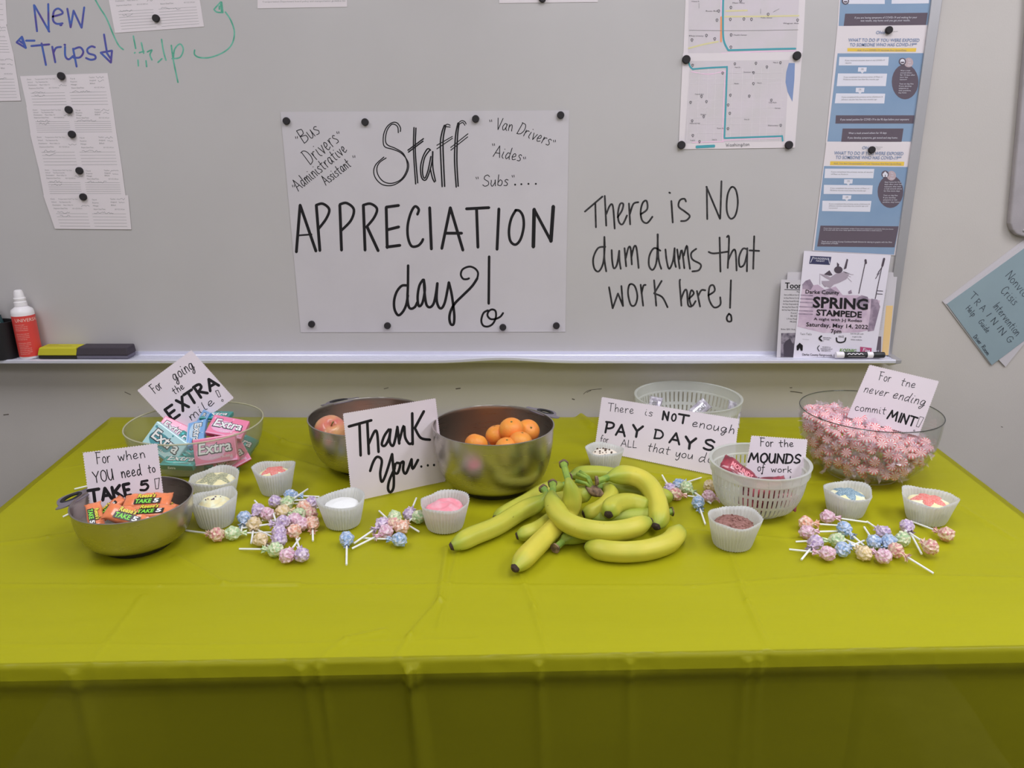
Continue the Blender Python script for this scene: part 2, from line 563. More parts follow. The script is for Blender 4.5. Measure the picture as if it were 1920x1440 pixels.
# ------------------------------------------------------------------ whiteboard with its tray
BOARDM = mat('whiteboard_enamel', C(160, 156, 157, 1.6), 0.22, spec=0.45, var=0.012, vscale=4)
ALU = mat('aluminium', C(160, 158, 162, 1.5), 0.38, metal=0.55, spec=0.5, bump=0.1, bscale=900)
TRAYM = mat('tray_aluminium', C(190, 189, 204, 1.6), 0.34, metal=0.35, spec=0.5)
XR = 1.016
board = thing('whiteboard', 'large wall-mounted whiteboard with aluminium frame and marker tray', 'whiteboard', (0, BRDY, .915))
build('panel', *boxv(-2.2, XR - .02, BRDY, WALLY - .001, .93, 2.2), BOARDM, board)
def frame_piece(v, f):
    return bevel(build('frame', v, f, ALU, board), .002)
frame_piece(*boxv(XR - .026, XR, BRDY - .006, WALLY - .001, .925, 2.22))
frame_piece(*boxv(-2.22, -2.2, BRDY - .006, WALLY - .001, .925, 2.22))
frame_piece(*boxv(-2.2, XR - .026, BRDY - .006, WALLY - .001, 2.2, 2.22))
# tray: ridged shelf with rounded front lip, straight extrusion with a slightly lifted stretch
XT0, XT1 = -2.2, 1.0
TY, TZ0 = BRDY, .9245
prof = [(TY, .936), (TY - .003, .936), (TY - .003, .927)]
y = TY - .006
for k in range(4):
    prof += [(y, .9235), (y - .005, .9235), (y - .0058, .9272), (y - .0098, .9272), (y - .0106, .9235)]
    y -= .0115
prof += [(y - .002, .9245), (y - .004, .928), (y - .009, .9285), (y - .0125, .926), (y - .0125, .920), (y - .009, .917), (y - .004, .9165), (TY - .03, .9185), (TY - .004, .905), (TY, .905)]
TFY = y - .0125
xs = [XT0 + (XT1 - XT0) * i / 90 for i in range(91)]
vs, fs = [], []
for x in xs:
    lift = .0085 * math.exp(-((x + .025) / .10) ** 2)
    for (yy, zz) in prof:
        k = max(0, min(1, (TY - .02 - yy) / .03))
        vs.append((x, yy, zz + lift * k))
n = len(prof)
for i in range(len(xs) - 1):
    for j in range(n - 1):
        fs.append((i * n + j, (i + 1) * n + j, (i + 1) * n + j + 1, i * n + j + 1))
fs.append(tuple(range(n))); fs.append(tuple(reversed(range((len(xs) - 1) * n, len(xs) * n))))
fixn(build('tray', vs, fs, TRAYM, board))
# plastic end cap: tapers back to the wall
ex = XT1
v = [(ex, TFY, .917), (ex, TFY, .928), (ex, TY, .930), (ex, TY, .902), (ex + .018, TFY + .006, .918), (ex + .018, TFY + .006, .9265), (ex + .022, TY, .928), (ex + .016, TY, .895), (ex, TY - .02, .905), (ex + .016, TY - .01, .90)]
bm = bmesh.new()
for p in v: bm.verts.new(p)
bmesh.ops.convex_hull(bm, input=bm.verts)
me_v = [tuple(q.co) for q in bm.verts]; bm.verts.index_update(); me_f = [tuple(q.index for q in fc.verts) for fc in bm.faces]; bm.free()
bevel(fixn(build('tray_end_cap', me_v, me_f, ALU, board)), .002)
BP = wallplane(BRDY)
PURP = mat('purple_marker', C(74, 62, 128, 1.5), 0.5, col2=C(60, 84, 150, 1.5), vscale=40)
GREEN = mat('green_marker', C(70, 140, 118, 1.5), 0.5, col2=C(96, 158, 140, 1.5), vscale=60)
ink = Ink(BP.at)
ink.strokes([[(155,410),(295,290)],[(238,345),(243,535)],[(313,285),(325,522)],[(325,430),(355,360),(378,370),(392,545)],
 [(415,455),(450,400),(460,350),(435,350),(418,420),(425,490),(455,510),(490,440)],[(505,345),(515,512)],[(512,430),(540,350),(580,335)],
 [(600,430),(650,390),(645,325),(615,340),(598,410),(610,480),(650,500),(692,450)],[(842,325),(853,497)],[(825,258),(832,262)],
 [(958,330),(945,308),(910,320),(900,370),(950,410),(988,445),(960,480),(918,485)],[(1123,212),(1127,470)],[(1120,212),(1228,468)],[(1240,168),(1230,465)],
 [(1320,215),(1288,280),(1282,400),(1310,465),(1350,440),(1370,340),(1355,240),(1320,215)],
 [(318,690),(260,700),(222,780),(230,860),(265,885),(300,820),(312,700),(310,610)],[(310,610),(310,780),(325,885)],[(368,715),(372,800),(385,860),(410,830),(428,720)],
 [(428,720),(430,800),(440,865)],[(470,700),(483,845)],[(480,780),(500,700),(518,700),(528,830)],[(525,770),(545,690),(565,700),(582,858)],
 [(755,720),(705,700),(668,760),(665,840),(695,872),(725,800),(735,590)],[(732,590),(740,780),(762,865)],[(795,710),(805,800),(825,865),(855,800),(868,700)],
 [(868,700),(868,800),(878,850)],[(888,710),(908,862)],[(905,790),(925,715),(945,860)],[(940,760),(965,680),(975,760),(990,865)],
 [(1040,705),(1000,740),(1010,790),(1075,830),(1060,875),(1008,885)],[(1225,615),(1232,887)],[(1138,730),(1180,742),(1290,728)],[(1283,612),(1300,620),(1290,858)],
 [(1292,800),(1330,720),(1352,730),(1360,878)],[(1445,710),(1410,705),(1380,770),(1385,845),(1420,830),(1445,740)],[(1445,700),(1442,885)],[(1500,605),(1492,865)],[(1462,718),(1540,722)],
 [(347,1010),(376,1178)],[(376,1178),(418,1060)],[(418,1060),(458,1160)],[(458,1160),(445,1000)],[(510,990),(498,1060),(520,1150),(555,1150),(572,1080),(550,1000),(510,990)],
 [(598,990),(618,1158)],[(605,1060),(620,1000),(638,992)],[(705,955),(722,1158)],[(765,960),(705,1060)],[(705,1060),(770,1090),(812,1170)],
 [(912,950),(908,980),(922,1158)],[(918,1110),(945,1040),(965,1040),(975,1150),(1000,1165)],[(985,1100),(1020,1060),(1000,1035),(985,1100),(1005,1160),(1035,1120)],[(1045,1040),(1070,1165)],
 [(1055,1080),(1080,1035),(1112,1035)],[(1135,1075),(1185,1040),(1175,995),(1145,1010),(1140,1100),(1180,1170),(1230,1150),(1230,1090)],[(1315,955),(1308,1175)],
 [(1300,1220),(1282,1250),(1290,1280),(1318,1278),(1315,1235),(1298,1222)]], 3.5, (1060, 300), 4.236)
ink.out('handwriting', INKG, board, 'black marker writing saying there is no dum dums that work here')
ink = Ink(BP.at)
ink.strokes([[(255,38),(278,235)],[(258,40),(370,238)],[(362,30),(365,235)],[(395,125),(470,100),(440,65),(405,85),(398,150),(425,178),(470,175)],
 [(505,65),(530,205)],[(530,205),(552,80)],[(552,80),(612,208)],[(632,55),(612,208)],[(235,345),(370,333)],[(312,325),(345,488)],[(392,350),(415,468)],[(400,400),(420,360),(458,352)],
 [(488,350),(490,420),(515,445),(548,420)],[(483,335),(490,337)],[(548,365),(575,500)],[(550,370),(600,355),(625,390),(600,430),(550,432)],
 [(712,355),(685,348),(655,370),(665,400),(710,415),(715,440),(680,448),(645,435)],[(260,305),(195,305)],[(125,318),(165,275)],[(165,275),(195,360)],[(195,360),(125,318)],
 [(150,310),(180,330)],[(165,290),(185,345)],[(780,258),(800,380)],[(755,395),(840,380)],[(840,380),(832,470)],[(832,470),(755,395)],[(800,395),(830,440)],[(452,190),(462,188)]], 3.9, (0, 0), 4.0)
ink.out('handwriting', PURP, board, 'purple marker words new trips with arrows')
ink = Ink(BP.at)
ink.strokes([[(705,-20),(750,60),(800,140),(850,260),(890,340),(925,372)],[(1000,270),(1018,365)],[(1060,320),(1078,400)],[(1035,450),(1038,495)],[(1095,455),(1100,500)],
 [(1105,390),(1140,375),(1125,410),(1140,450)],[(1045,395),(1080,385)],[(1008,398),(1014,394)],[(1212,295),(1225,380),(1245,452)],[(1185,468),(1215,440)],[(1285,340),(1300,450),(1335,618)],
 [(1290,440),(1350,430),(1375,370),(1350,330),(1310,370),(1300,440)],[(1460,375),(1460,410),(1500,432),(1580,430),(1680,390),(1740,330),(1758,240),(1730,150),(1690,90)],
 [(1655,15),(1605,70)],[(1605,70),(1625,90),(1672,95)],[(1672,95),(1662,15)],[(1645,45),(1645,70)],[(1655,30),(1662,85)]], 2.9, (0, 0), 4.0)
ink.out('handwriting', GREEN, board, 'faded green marker word help with curved arrow')

# ------------------------------------------------------------------ magnets
def magnet(px, py, label, off=0.0015, r=.0085, ring=0, group='round black magnets on the whiteboard'):
    c = BP.at(px, py)
    c.y = BRDY - off
    v, f = lathe([(0, 0), (r, 0), (r * 1.02, .003), (r * .98, .006), (r * .86, .0072), (0, .0072)], 24)
    v = [(c.x + x, c.y - z, c.z + y) for (x, y, z) in v]
    o = build('magnet', v, f, MAGM, None, loc=(c.x, c.y, c.z), smooth=True, auto=40)
    fixn(o)
    return tag(o, label, 'magnet', group)

# ------------------------------------------------------------------ the big poster
root, at = sheet('poster', 'large white hand-lettered staff appreciation day poster on the whiteboard', 'poster',
                 [(526, 210), (1067, 207), (1060, 622), (564, 623)], BP, PAPER, off=.0012)
ink = Ink(at)
ZP = (500, 180)
ink.strokes([[(197,640),(175,915)],[(197,640),(290,910)],[(292,640),(313,907)],
 [(430,640),(440,905)],[(568,640),(578,905)],[(590,768),(655,908)],[(702,655),(708,890)],[(702,652),(775,642)],[(708,785),(776,768)],[(705,886),(783,876)],
 [(957,655),(967,898)],[(1078,655),(1028,895)],[(1078,655),(1152,905)],[(1050,805),(1145,805)],[(1172,662),(1305,655)],[(1232,662),(1240,888)],[(1363,662),(1352,900)],
 [(1572,670),(1668,850)]], 5.6, ZP, 3.13)
ink.strokes([[(1570,665),(1565,885)],[(1682,648),(1668,852)]], 7, ZP, 3.13)
ink.strokes([[(185,818),(265,812)]], 3.2, ZP, 3.13)
ink.strokes([[(292,640),(330,632),(368,665),(350,720),(303,782)],[(430,636),(470,628),(512,665),(495,730),(440,788)],[(568,640),(610,632),(648,662),(630,715),(585,770)],
 [(885,695),(893,665),(870,648),(845,690),(828,760),(830,830),(850,880),(885,880),(908,860),(918,840)],
 [(1462,670),(1435,720),(1422,790),(1430,850),(1460,872),(1490,840),(1508,770),(1505,710),(1485,675),(1460,670)]], 5.0, ZP, 3.13)
ZD = (700, 460)
ink.strokes([[(375,450),(320,455),(265,520),(235,620),(240,720),(280,785),(330,750),(370,670),(390,560)],[(392,225),(390,450),(385,600),(400,690),(430,712),(470,690),(495,640)],
 [(560,385),(520,450),(500,560),(503,650),(520,685),(555,640),(580,500),(568,385)],[(568,385),(580,560),(600,670),(640,695),(680,650),(705,540),(720,425)],
 [(722,425),(712,600),(735,690),(770,705),(805,640),(835,500),(850,415)],[(850,415),(880,540),(900,680),(912,800),(903,885),(872,885),(856,820),(870,740),(920,650),(1010,560),(1110,460),(1170,370)],[(1303,125),(1298,655)]], 4.9, ZD, 6)
ink.strokes([[(1170,370),(1178,310),(1150,265),(1100,240),(1050,245),(1000,275),(985,330),(1010,375),(1050,380),(1078,370)],
 [(1290,730),(1240,760),(1215,840),(1235,900),(1290,912),(1345,880),(1378,810),(1375,740),(1335,720),(1295,745),(1285,790),(1320,828),(1380,825),(1430,800),(1460,760)]], 3.8, ZD, 6)
ZS = (520, 200)
ink.strokes([[(1385,280),(1385,235),(1350,185),(1300,178),(1240,220),(1200,300),(1192,400),(1215,455),(1300,480),(1390,520),(1460,600),(1478,680),(1440,780),(1370,850),(1280,888),(1180,875),(1110,810),(1085,730),(1110,650),(1200,567)],
 [(1362,293),(1355,230),(1320,200),(1280,205),(1235,270),(1217,370),(1240,430),(1330,470),(1420,530),(1462,640),(1450,730),(1390,820),(1290,862),(1200,845),(1140,780),(1120,700),(1150,630),(1225,577)]], 2.1, ZS, 6)
ink.strokes([[(1538,235),(1533,500),(1557,870)],[(1560,240),(1553,500),(1580,858)],[(1725,490),(1690,475),(1640,560),(1612,680),(1625,800),(1670,825),(1710,740),(1740,620),(1748,505)],
 [(1715,490),(1660,570),(1635,690),(1640,780),(1665,800),(1700,700),(1728,560)],[(1750,505),(1750,680),(1780,838)],[(1722,700),(1745,800),(1768,848)],[(1470,490),(1645,360)],[(1475,512),(1640,388)]], 2.6, ZS, 6)
ZF = (790, 200)
ink.strokes([[(260,210),(230,300),(215,450),(235,900)],[(275,215),(250,330),(245,480),(263,898)],[(412,185),(385,330),(374,600),(393,905)],[(425,190),(408,330),(400,600),(415,895)]], 2.8, ZF, 6)
ink.strokes([[(262,212),(295,198),(325,210)],[(280,225),(325,230)],[(175,435),(350,335)],[(175,475),(352,355)],[(415,185),(455,158),(490,170),(503,195)],[(425,200),(465,178),(490,210)],[(330,460),(525,305)],[(332,490),(522,340)]], 1.8, ZF, 6)
for t, a, b, cp, org in [("Bus", (300, 415), (485, 295), 165, ZS), ("Drivers", (372, 655), (700, 395), 175, ZS), ("Administrative", (240, 950), (790, 500), 135, ZS), ("Assistant", (550, 885), (835, 665), 115, ZS),
                         ("Van", (835, 255), (1015, 275), 130, ZF), ("Drivers", (1070, 300), (1430, 440), 135, ZF), ("Aides", (808, 560), (1110, 615), 130, ZF), ("Subs", (690, 895), (970, 890), 125, ZF)]:
    ink.word(t, a, b, cp, 1.5, org, 6, slant=.12 if org is ZF else 0)
for (x, y, org) in [(205, 345, ZS), (670, 290, ZS), (170, 890, ZS), (850, 560, ZS), (768, 158, ZF), (1485, 385, ZF), (800, 425, ZF), (1148, 575, ZF), (615, 800, ZF), (1020, 780, ZF)]:
    ink.strokes([[(x, y - 8), (x + 6, y + 14)], [(x + 22, y - 10), (x + 24, y + 12)]], 1.3, org, 6)
for x, y in [(1055, 877), (1125, 872), (1205, 868), (1288, 868)]:
    ink.disc((x, y), 11, None, ZF, 6, 12)
ink.out('lettering', INK, root)
for (x, y, l) in [(538, 227, 'black magnet at the top left corner of the big poster'), (685, 229, 'black magnet on the top edge of the poster, left of the word staff'), (892, 223, 'black magnet on the top edge of the poster, right of the word staff'),
                  (1051, 216, 'black magnet at the top right corner of the big poster'), (585, 607, 'black magnet at the bottom left corner of the big poster'), (727, 610, 'black magnet on the bottom edge of the poster, left of the word day'),
                  (943, 613, 'black magnet beside the looped exclamation dot of the poster'), (1043, 610, 'black magnet at the bottom right corner of the big poster')]:
    magnet(x, y, l, .0018, .0088)

# ------------------------------------------------------------------ trip forms, left
GREYI = mat('grey_print', (0.33, 0.32, 0.33), 0.8)
PENC = mat('pencil_writing', (0.30, 0.29, 0.31), 0.8)
HIL = mat('highlighter_mark', C(190, 185, 140), 0.8)
FORMM = mat('form_paper', C(188, 180, 184), 0.8, spec=0.2)

def form(label, corners, off, rows=5, seed=0, clip=None, head=True, group='printed trip forms on the whiteboard'):
    rnd = random.Random(seed)
    root, at = sheet('trip_form', label, 'form', corners, BP, FORMM, off=off, group=group)
    TL, TR, BR, BL = corners
    def q(u, v):
        return tuple((TL[k] * (1 - u) + TR[k] * u) * (1 - v) + (BL[k] * (1 - u) + BR[k] * u) * v for k in (0, 1))
    p = Ink(at)
    if head:
        for (u, v, s) in [(.07, .13, 'Event:'), (.07, .22, 'School:'), (.07, .31, 'Destination:'), (.07, .41, 'Departure Date/Time:'), (.56, .15, 'Trip #:'), (.56, .24, 'Requires:'), (.56, .33, 'Mileage:'),
                          (.78, .13, 'Teacher:'), (.78, .22, 'Assigned:'), (.78, .31, 'Billed:'), (.56, .43, 'Return Date/Time:')]:
            L = .0085 * len(s)
            p.type(s, q(u, v), q(u + L, v), 2.6)
        for (u, v, s) in [(.16, .13, 'Transportation Field Trip Class'), (.16, .22, 'Trip Department Bus'), (.2, .31, 'Miami Valley Ctr'), (.3, .41, '05/11/22 8:30 am'), (.82, .43, '05/11/22 2:45 pm')]:
            p.type(s, q(u, v), q(u + .0075 * len(s), v), 2.4)
    lw = Ink(at)
    for r in range(rows):
        v = .5 + .46 * (r + .5) / rows if head else .1 + .85 * (r + .5) / rows
        for (a, b) in [(.08, .47), (.53, .95)] if clip is None else clip:
            lw.stroke([q(a, v), q((a + b) / 2, v), q(b, v)], .5)
    p.v += lw.v; p.f += [tuple(i + len(p.v) - len(lw.v) for i in f_) for f_ in lw.f]
    p.out('printing', GREYI, root)
    h = Ink(at)
    for (u, v, n_) in [(.1, .52, 6), (.12, .62, 5), (.56, .52, 9), (.86, .12, 4), (.88, .22, 3), (.42, .32, 4)][: (6 if head else 0)]:
        x, y = q(u, v)
        h.stroke([(x + i * 2.1, y + rnd.uniform(-2.2, 1.6)) for i in range(n_ * 2)], .6)
    h.out('handwriting', PENC, root)
    return root

FC = [('topmost of the five overlapping trip forms hanging in a column at left', [(38, 143), (202, 137), (212, 201), (51, 202)]),
      ('second trip form from the top of the left column, under a centre magnet', [(50, 201), (212, 200), (219, 251), (58, 252)]),
      ('third trip form from the top of the left column', [(57, 250), (219, 250), (229, 314), (73, 315)]),
      ('fourth trip form from the top of the left column', [(73, 313), (229, 314), (236, 367), (83, 367)]),
      ('lowest trip form of the left column, its lower edge free', [(82, 366), (241, 366), (247, 430), (104, 429)])]
for i, (l, c) in enumerate(FC):
    form(l, c, .0006 + .0003 * (i + 1), 5 + (i % 2), i)
for (x, y, l) in [(117, 143, 'black magnet on the topmost form of the left column, under the word trips'), (131, 206, 'black magnet where the first and second left column forms meet'), (137, 252, 'black magnet where the second and third left column forms meet'),
                  (151, 320, 'black magnet where the third and fourth left column forms meet'), (158, 369, 'lowest black magnet on the left column of forms')]:
    magnet(x, y, l, .0026, .0088)
form('slanted trip form cut off by the top of the photo, above the green word help', [(200, -22), (370, -30), (383, 50), (216, 62)], .0009, 7, 11)
magnet(294, 35, 'black magnet on the slanted form above the green word help', .0018, .0085)
form('white form cut by the left photo edge, uppermost beside new trips', [(-120, -40), (8, -40), (14, 46), (-110, 46)], .0009, 4, 21, group='forms at the left edge of the photo')
form('white form cut by the left photo edge, middle of the three', [(-110, 45), (12, 45), (26, 103), (-100, 103)], .0012, 5, 22, group='forms at the left edge of the photo')
form('white form cut by the left photo edge, lowest of the three', [(-100, 102), (26, 102), (40, 189), (-90, 191)], .0015, 7, 23, group='forms at the left edge of the photo')
r_, at = sheet('paper_sheet', 'white paper whose lower edge shows at the top, above the big poster', 'paper', [(482, -180), (650, -180), (651, 13), (483, 16)], BP, FORMM, off=.0009)
k = Ink(at); k.type('Transportation Department board policy and transportation guideline list', (492, 5), (648, 3), 3); k.out('printing', GREYI, r_)
r_, at = sheet('paper_sheet', 'white paper whose lower edge shows at the top, right of centre', 'paper', [(935, -180), (1120, -180), (1121, 4), (936, 6)], BP, FORMM, off=.0009)
magnet(1017, -2, 'black magnet cut off by the top edge of the photo', .0018, .0085)

# ------------------------------------------------------------------ street maps
MAPP = mat('map_print_grey', C(182, 173, 180, 1.5), 0.8, col2=C(178, 171, 175, 1.5), vscale=15)
MAPT = mat('map_teal_route', C(62, 134, 146), 0.7)
MAPK = mat('map_pink_line', C(206, 168, 190), 0.8)
MAPY = mat('map_yellow_road', C(184, 176, 136), 0.8)
MAPO = mat('map_orange_line', C(204, 130, 92), 0.8)
MAPB = mat('map_blue_water', C(116, 132, 170, 1.4), 0.8)
MAPW = mat('map_pale_street', C(190, 183, 188), 0.8)
ZM = (1240, 0)
root, at = sheet('street_map', 'upper street map with yellow road and bent teal route, cut by the photo top', 'map', [(1287, -45), (1512, -45), (1505, 99), (1281, 103)], BP, FORMM, off=.0008, group='printed street maps')
k = Ink(at); k.poly([(245, -40), (1240, -40), (1215, 470), (240, 480)], ZM, 4.8); k.out('map_print', MAPP, root, 'grey printed map area')
k = Ink(lambda x, y, d=0: at(x, y, d + .0002)); k.strokes([[(570,150),(900,148),(1235,142)],[(580,100),(770,95)],[(245,435),(380,400),(510,375)]], 3.0, ZM, 4.8); k.out('road', MAPY, root, 'yellow printed road')
k = Ink(lambda x, y, d=0: at(x, y, d + .0003)); k.strokes([[(540, 0), (535, 150)], [(540, 480), (900, 465), (1210, 458)]], 2.0, ZM, 4.8); k.out('route', MAPK, root, 'pink printed line')
k = Ink(lambda x, y, d=0: at(x, y, d + .0004)); k.strokes([[(538, 155), (536, 375)]], 3.2, ZM, 4.8); k.out('route', MAPO, root, 'orange printed line')
k = Ink(lambda x, y, d=0: at(x, y, d + .0005)); k.strokes([[(556, -30), (553, 200), (560, 360), (600, 452)], [(600, 452), (700, 450), (1000, 442), (1205, 438)]], 3.4, ZM, 4.8); k.out('route', MAPT, root, 'teal marker route')
def pins(at, L, org, sc, root, words, size=9):
    k = Ink(lambda x, y, d=0: at(x, y, d + .0006))
    for x, y in L:
        k.strokes([[(x - size, y - 4), (x, y - size - 3), (x + size, y - 4), (x, y + size + 4), (x - size, y - 4)]], .9, org, sc)
    for (s, x, y, w_) in words:
        k.type(s, (x, y), (x + w_, y), 11, org, sc)
    k.out('printing', mat('map_dark_print', (0.12, 0.11, 0.13), 0.8), root)
pins(at, [(515, 100), (625, 68), (500, 182), (620, 175), (742, 172), (810, 175), (960, 130), (1225, 182), (405, 320), (275, 360), (480, 350), (627, 315), (625, 425), (713, 8)], ZM, 4.8, root,
     [('Walnut St', 270, 18, 70), ('Health Center', 650, 320, 120), ('Wagner Ave', 1095, 215, 140), ('Miami Valley', 640, 32, 110), ('Russ Rd', 400, 105, 100), ('Pharmacy', 250, 328, 130), ('Public Library', 895, 165, 100)])
kk = Ink(lambda x, y, d=0: at(x, y, d + .0006)); kk.strokes([[(250, 272), (700, 276), (1230, 268)], [(338, 30), (338, 75)], [(892, 80), (892, 125)], [(1005, 108), (1058, 80)]], .6, ZM, 4.8); kk.out('street_line', GREYI, root)
root, at = sheet('street_map', 'lower street map with teal route and blue lake shape, four magnets at its corners', 'map', [(1280, 101), (1504, 97), (1490, 277), (1272, 280)], BP, FORMM, off=.0014, group='printed street maps')
k = Ink(at); k.poly([(260, 550), (1150, 540), (1110, 1270), (205, 1290)], ZM, 4.8); k.out('map_print', MAPP, root, 'grey printed map area')
k = Ink(lambda x, y, d=0: at(x, y, d + .0002))
for x in (250, 340, 420, 490, 640, 730, 830, 900, 960, 1085): k.stroke([(1240 + x / 4.8, 128), (1240 + (x - 22) / 4.8, 264)], .6)
for y in (660, 715, 755, 905, 975, 1060, 1120, 1200): k.stroke([(1293, y / 4.8), (1468, y / 4.8 - 1)], .6)
k.out('street_line', MAPW, root)
k = Ink(lambda x, y, d=0: at(x, y, d + .0002)); k.poly([(1145, 568), (1200, 568), (1195, 720), (1178, 915), (1135, 830), (1115, 740), (1122, 650)], ZM, 4.8); k.out('water', MAPB, root, 'blue printed lake shape')
k = Ink(lambda x, y, d=0: at(x, y, d + .0003)); k.strokes([[(270, 645), (420, 668), (575, 640)], [(575, 640), (560, 900), (548, 1275)], [(548, 1262), (1080, 1240)], [(280, 1282), (560, 1275)]], 1.8, ZM, 4.8); k.out('route', MAPK, root, 'pink printed line')
k = Ink(lambda x, y, d=0: at(x, y, d + .0005)); k.strokes([[(245, 560), (258, 600), (285, 625)], [(285, 622), (440, 610), (590, 603)], [(590, 600), (580, 900), (566, 1240)], [(566, 1243), (800, 1235), (1085, 1225)], [(1085, 1222), (1090, 1268)]], 3.0, ZM, 4.8)
k.strokes([[(315, 1318), (475, 1310)], [(315, 1326), (475, 1318)]], 3.6, ZM, 4.8); k.out('route', MAPT, root, 'teal marker route')
pins(at, [(660, 575), (850, 570), (1070, 565), (948, 603), (828, 655), (550, 658), (827, 753), (620, 857), (790, 865), (360, 868), (262, 922), (405, 915), (600, 945), (988, 902), (615, 1020), (380, 1050), (276, 1088), (1072, 1128), (598, 1158), (282, 1220), (342, 1275), (280, 588)],
     ZM, 4.8, root, [('Main St', 1005, 568, 45), ('Sweitzer St', 740, 655, 90), ('Park Dr', 660, 612, 50), ('Martin', 655, 758, 40), ('Ohio St', 860, 752, 40), ('Central Ave', 300, 853, 80), ('Harrison', 1020, 978, 48), ('Pine St', 745, 1080, 45), ('Elementary', 960, 1134, 90), ('Fort St', 500, 1160, 60), ('Chestnut', 350, 1035, 52), ('Memorial Hall', 255, 1115, 90), ('City Park', 965, 928, 70), ('Front St', 260, 1268, 40), ('Oak St', 455, 1262, 42)], 8)
k = Ink(lambda x, y, d=0: at(x, y, d + .0006)); k.word('Washington', (580, 1318), (790, 1310), 28, .9, ZM, 4.8); k.out('handwriting', PENC, root)
for (x, y, l) in [(1286, 112, 'black magnet where the two street maps meet, left side'), (1493, 105, 'black magnet where the two street maps meet, right side'), (1277, 272, 'black magnet at the bottom left corner of the lower street map'), (1478, 272, 'black magnet at the bottom right corner of the lower street map')]:
    magnet(x, y, l, .002, .0098)

# ------------------------------------------------------------------ health notices, right
BLUEP = mat('notice_blue', C(122, 142, 168, 1.4), 0.75, col2=C(114, 136, 164, 1.4), vscale=6)
DARKP = mat('notice_dark', C(82, 72, 82), 0.75)
YELP = mat('notice_yellow', C(196, 164, 68), 0.75)
WHP = mat('notice_white', C(186, 184, 194), 0.75)
HEADB = mat('notice_blue_text', C(108, 122, 150), 0.75)
ORP = mat('notice_pink_grey', C(158, 140, 146), 0.75)
def lay(at, n): return lambda x, y, d=0: at(x, y, d + .0001 + .00018 * n)
ZB = (1500, 0); ZCC = (1500, 240); SB = 5.539
def notice(name, label, corners, off, org, blue, boxes, ors, ell, circ, icon, darks, heads, yellow, texts, oval, house=False):
    root, at = sheet('notice', label, 'notice', corners, BP, FORMM, off=off, group='blue health notices')
    k = Ink(lay(at, 0)); k.poly(blue, org, SB); k.out('blue_field', BLUEP, root)
    k = Ink(lay(at, 1))
    for b in darks: k.poly(b, org, SB)
    if ell: k.disc(ell[0], ell[1], ell[2], org, SB)
    k.out('dark_field', DARKP, root)
    k = Ink(lay(at, 1))
    for b in boxes + ors: k.poly(b, org, SB)
    if ell:
        for b in ors:
            cx = (b[0][0] + b[2][0]) / 2; y = b[2][1]
            k.poly([(cx - 18, y), (cx + 18, y), (cx, y + 20)], org, SB)
    k.out('text_box', WHP, root)
    if circ:
        k = Ink(lay(at, 2)); k.disc(circ, 48, 50, org, SB); k.out('circle', ORP, root)
        k = Ink(lay(at, 5)); k.type('For', (circ[0] - 5, circ[1] - 18), (circ[0] + 20, circ[1] - 18), 18, org, SB); k.type('10', (circ[0] - 4, circ[1] + 10), (circ[0] + 18, circ[1] + 10), 20, org, SB); k.type('days', (circ[0] - 14, circ[1] + 34), (circ[0] + 28, circ[1] + 34), 18, org, SB); k.out('printing', WHP, root)
    if icon:
        k = Ink(lay(at, 3)); k.disc(icon, 38, 38, org, SB); k.out('icon_ring', DARKP, root)
        k = Ink(lay(at, 4))
        if house:
            k.poly([(icon[0], icon[1] - 30), (icon[0] + 28, icon[1] - 2), (icon[0] + 22, icon[1] + 28), (icon[0] - 22, icon[1] + 28), (icon[0] - 28, icon[1] - 2)], org, SB)
        else:
            k.disc(icon, 25, 27, org, SB)
        k.out('icon', WHP, root)
        k = Ink(lay(at, 5))
        if house: k.poly([(icon[0] - 4, icon[1] + 28), (icon[0] - 4, icon[1] + 5), (icon[0] + 4, icon[1] + 5), (icon[0] + 4, icon[1] + 28)], org, SB)
        else: k.poly([(icon[0] - 20, icon[1] + 2), (icon[0] + 20, icon[1] + 2), (icon[0] + 14, icon[1] + 18), (icon[0] - 14, icon[1] + 18)], org, SB)
        k.out('icon_detail', DARKP, root)
    if yellow:
        k = Ink(lay(at, 0)); k.poly(yellow, org, SB); k.out('yellow_bar', YELP, root)
    k = Ink(lay(at, 3))
    for (s, a, b, cp) in heads: k.type(s, a, b, cp, org, SB, .15, .012)
    k.out('heading', HEADB, root)
    k = Ink(lay(at, 4)); kd = Ink(lay(at, 4))
    for (s, a, b, cp, dark) in texts: (kd if dark else k).type(s, a, b, cp, org, SB, .1)
    for i, s in enumerate(oval[2] if oval else []):
        if s: k.type(s, (oval[0] - i * 2.2, oval[1] + i * 23), (oval[0] - i * 2.2 + len(s) * 9.2, oval[1] + i * 23), 14, org, SB)
    k.out('printing', WHP, root, 'white printed lines'); kd.out('printing', GREYI, root, 'grey printed lines')
    return root, at
notice('a', 'topmost of three blue health notices at right, cut by the photo top', [(1578, -80), (1756, -80), (1744, 48), (1570, 50)], .0006, ZB,
       [(430, -200), (1390, -200), (1340, 268), (400, 270)], [[(500, -90), (880, -90), (878, 42), (500, 42)], [(955, -90), (1345, -90), (1335, 36), (948, 40)]], [], None, None, (470, 10),
       [[(467, 143), (1325, 133), (1305, 262), (452, 270)]], [], None,
       [('If you are having symptoms of COVID-19 and waiting for your', (565, 195), (1212, 190), 20, 0), ('test results, stay home until you get your results.', (625, 225), (1140, 221), 20, 0)], None)
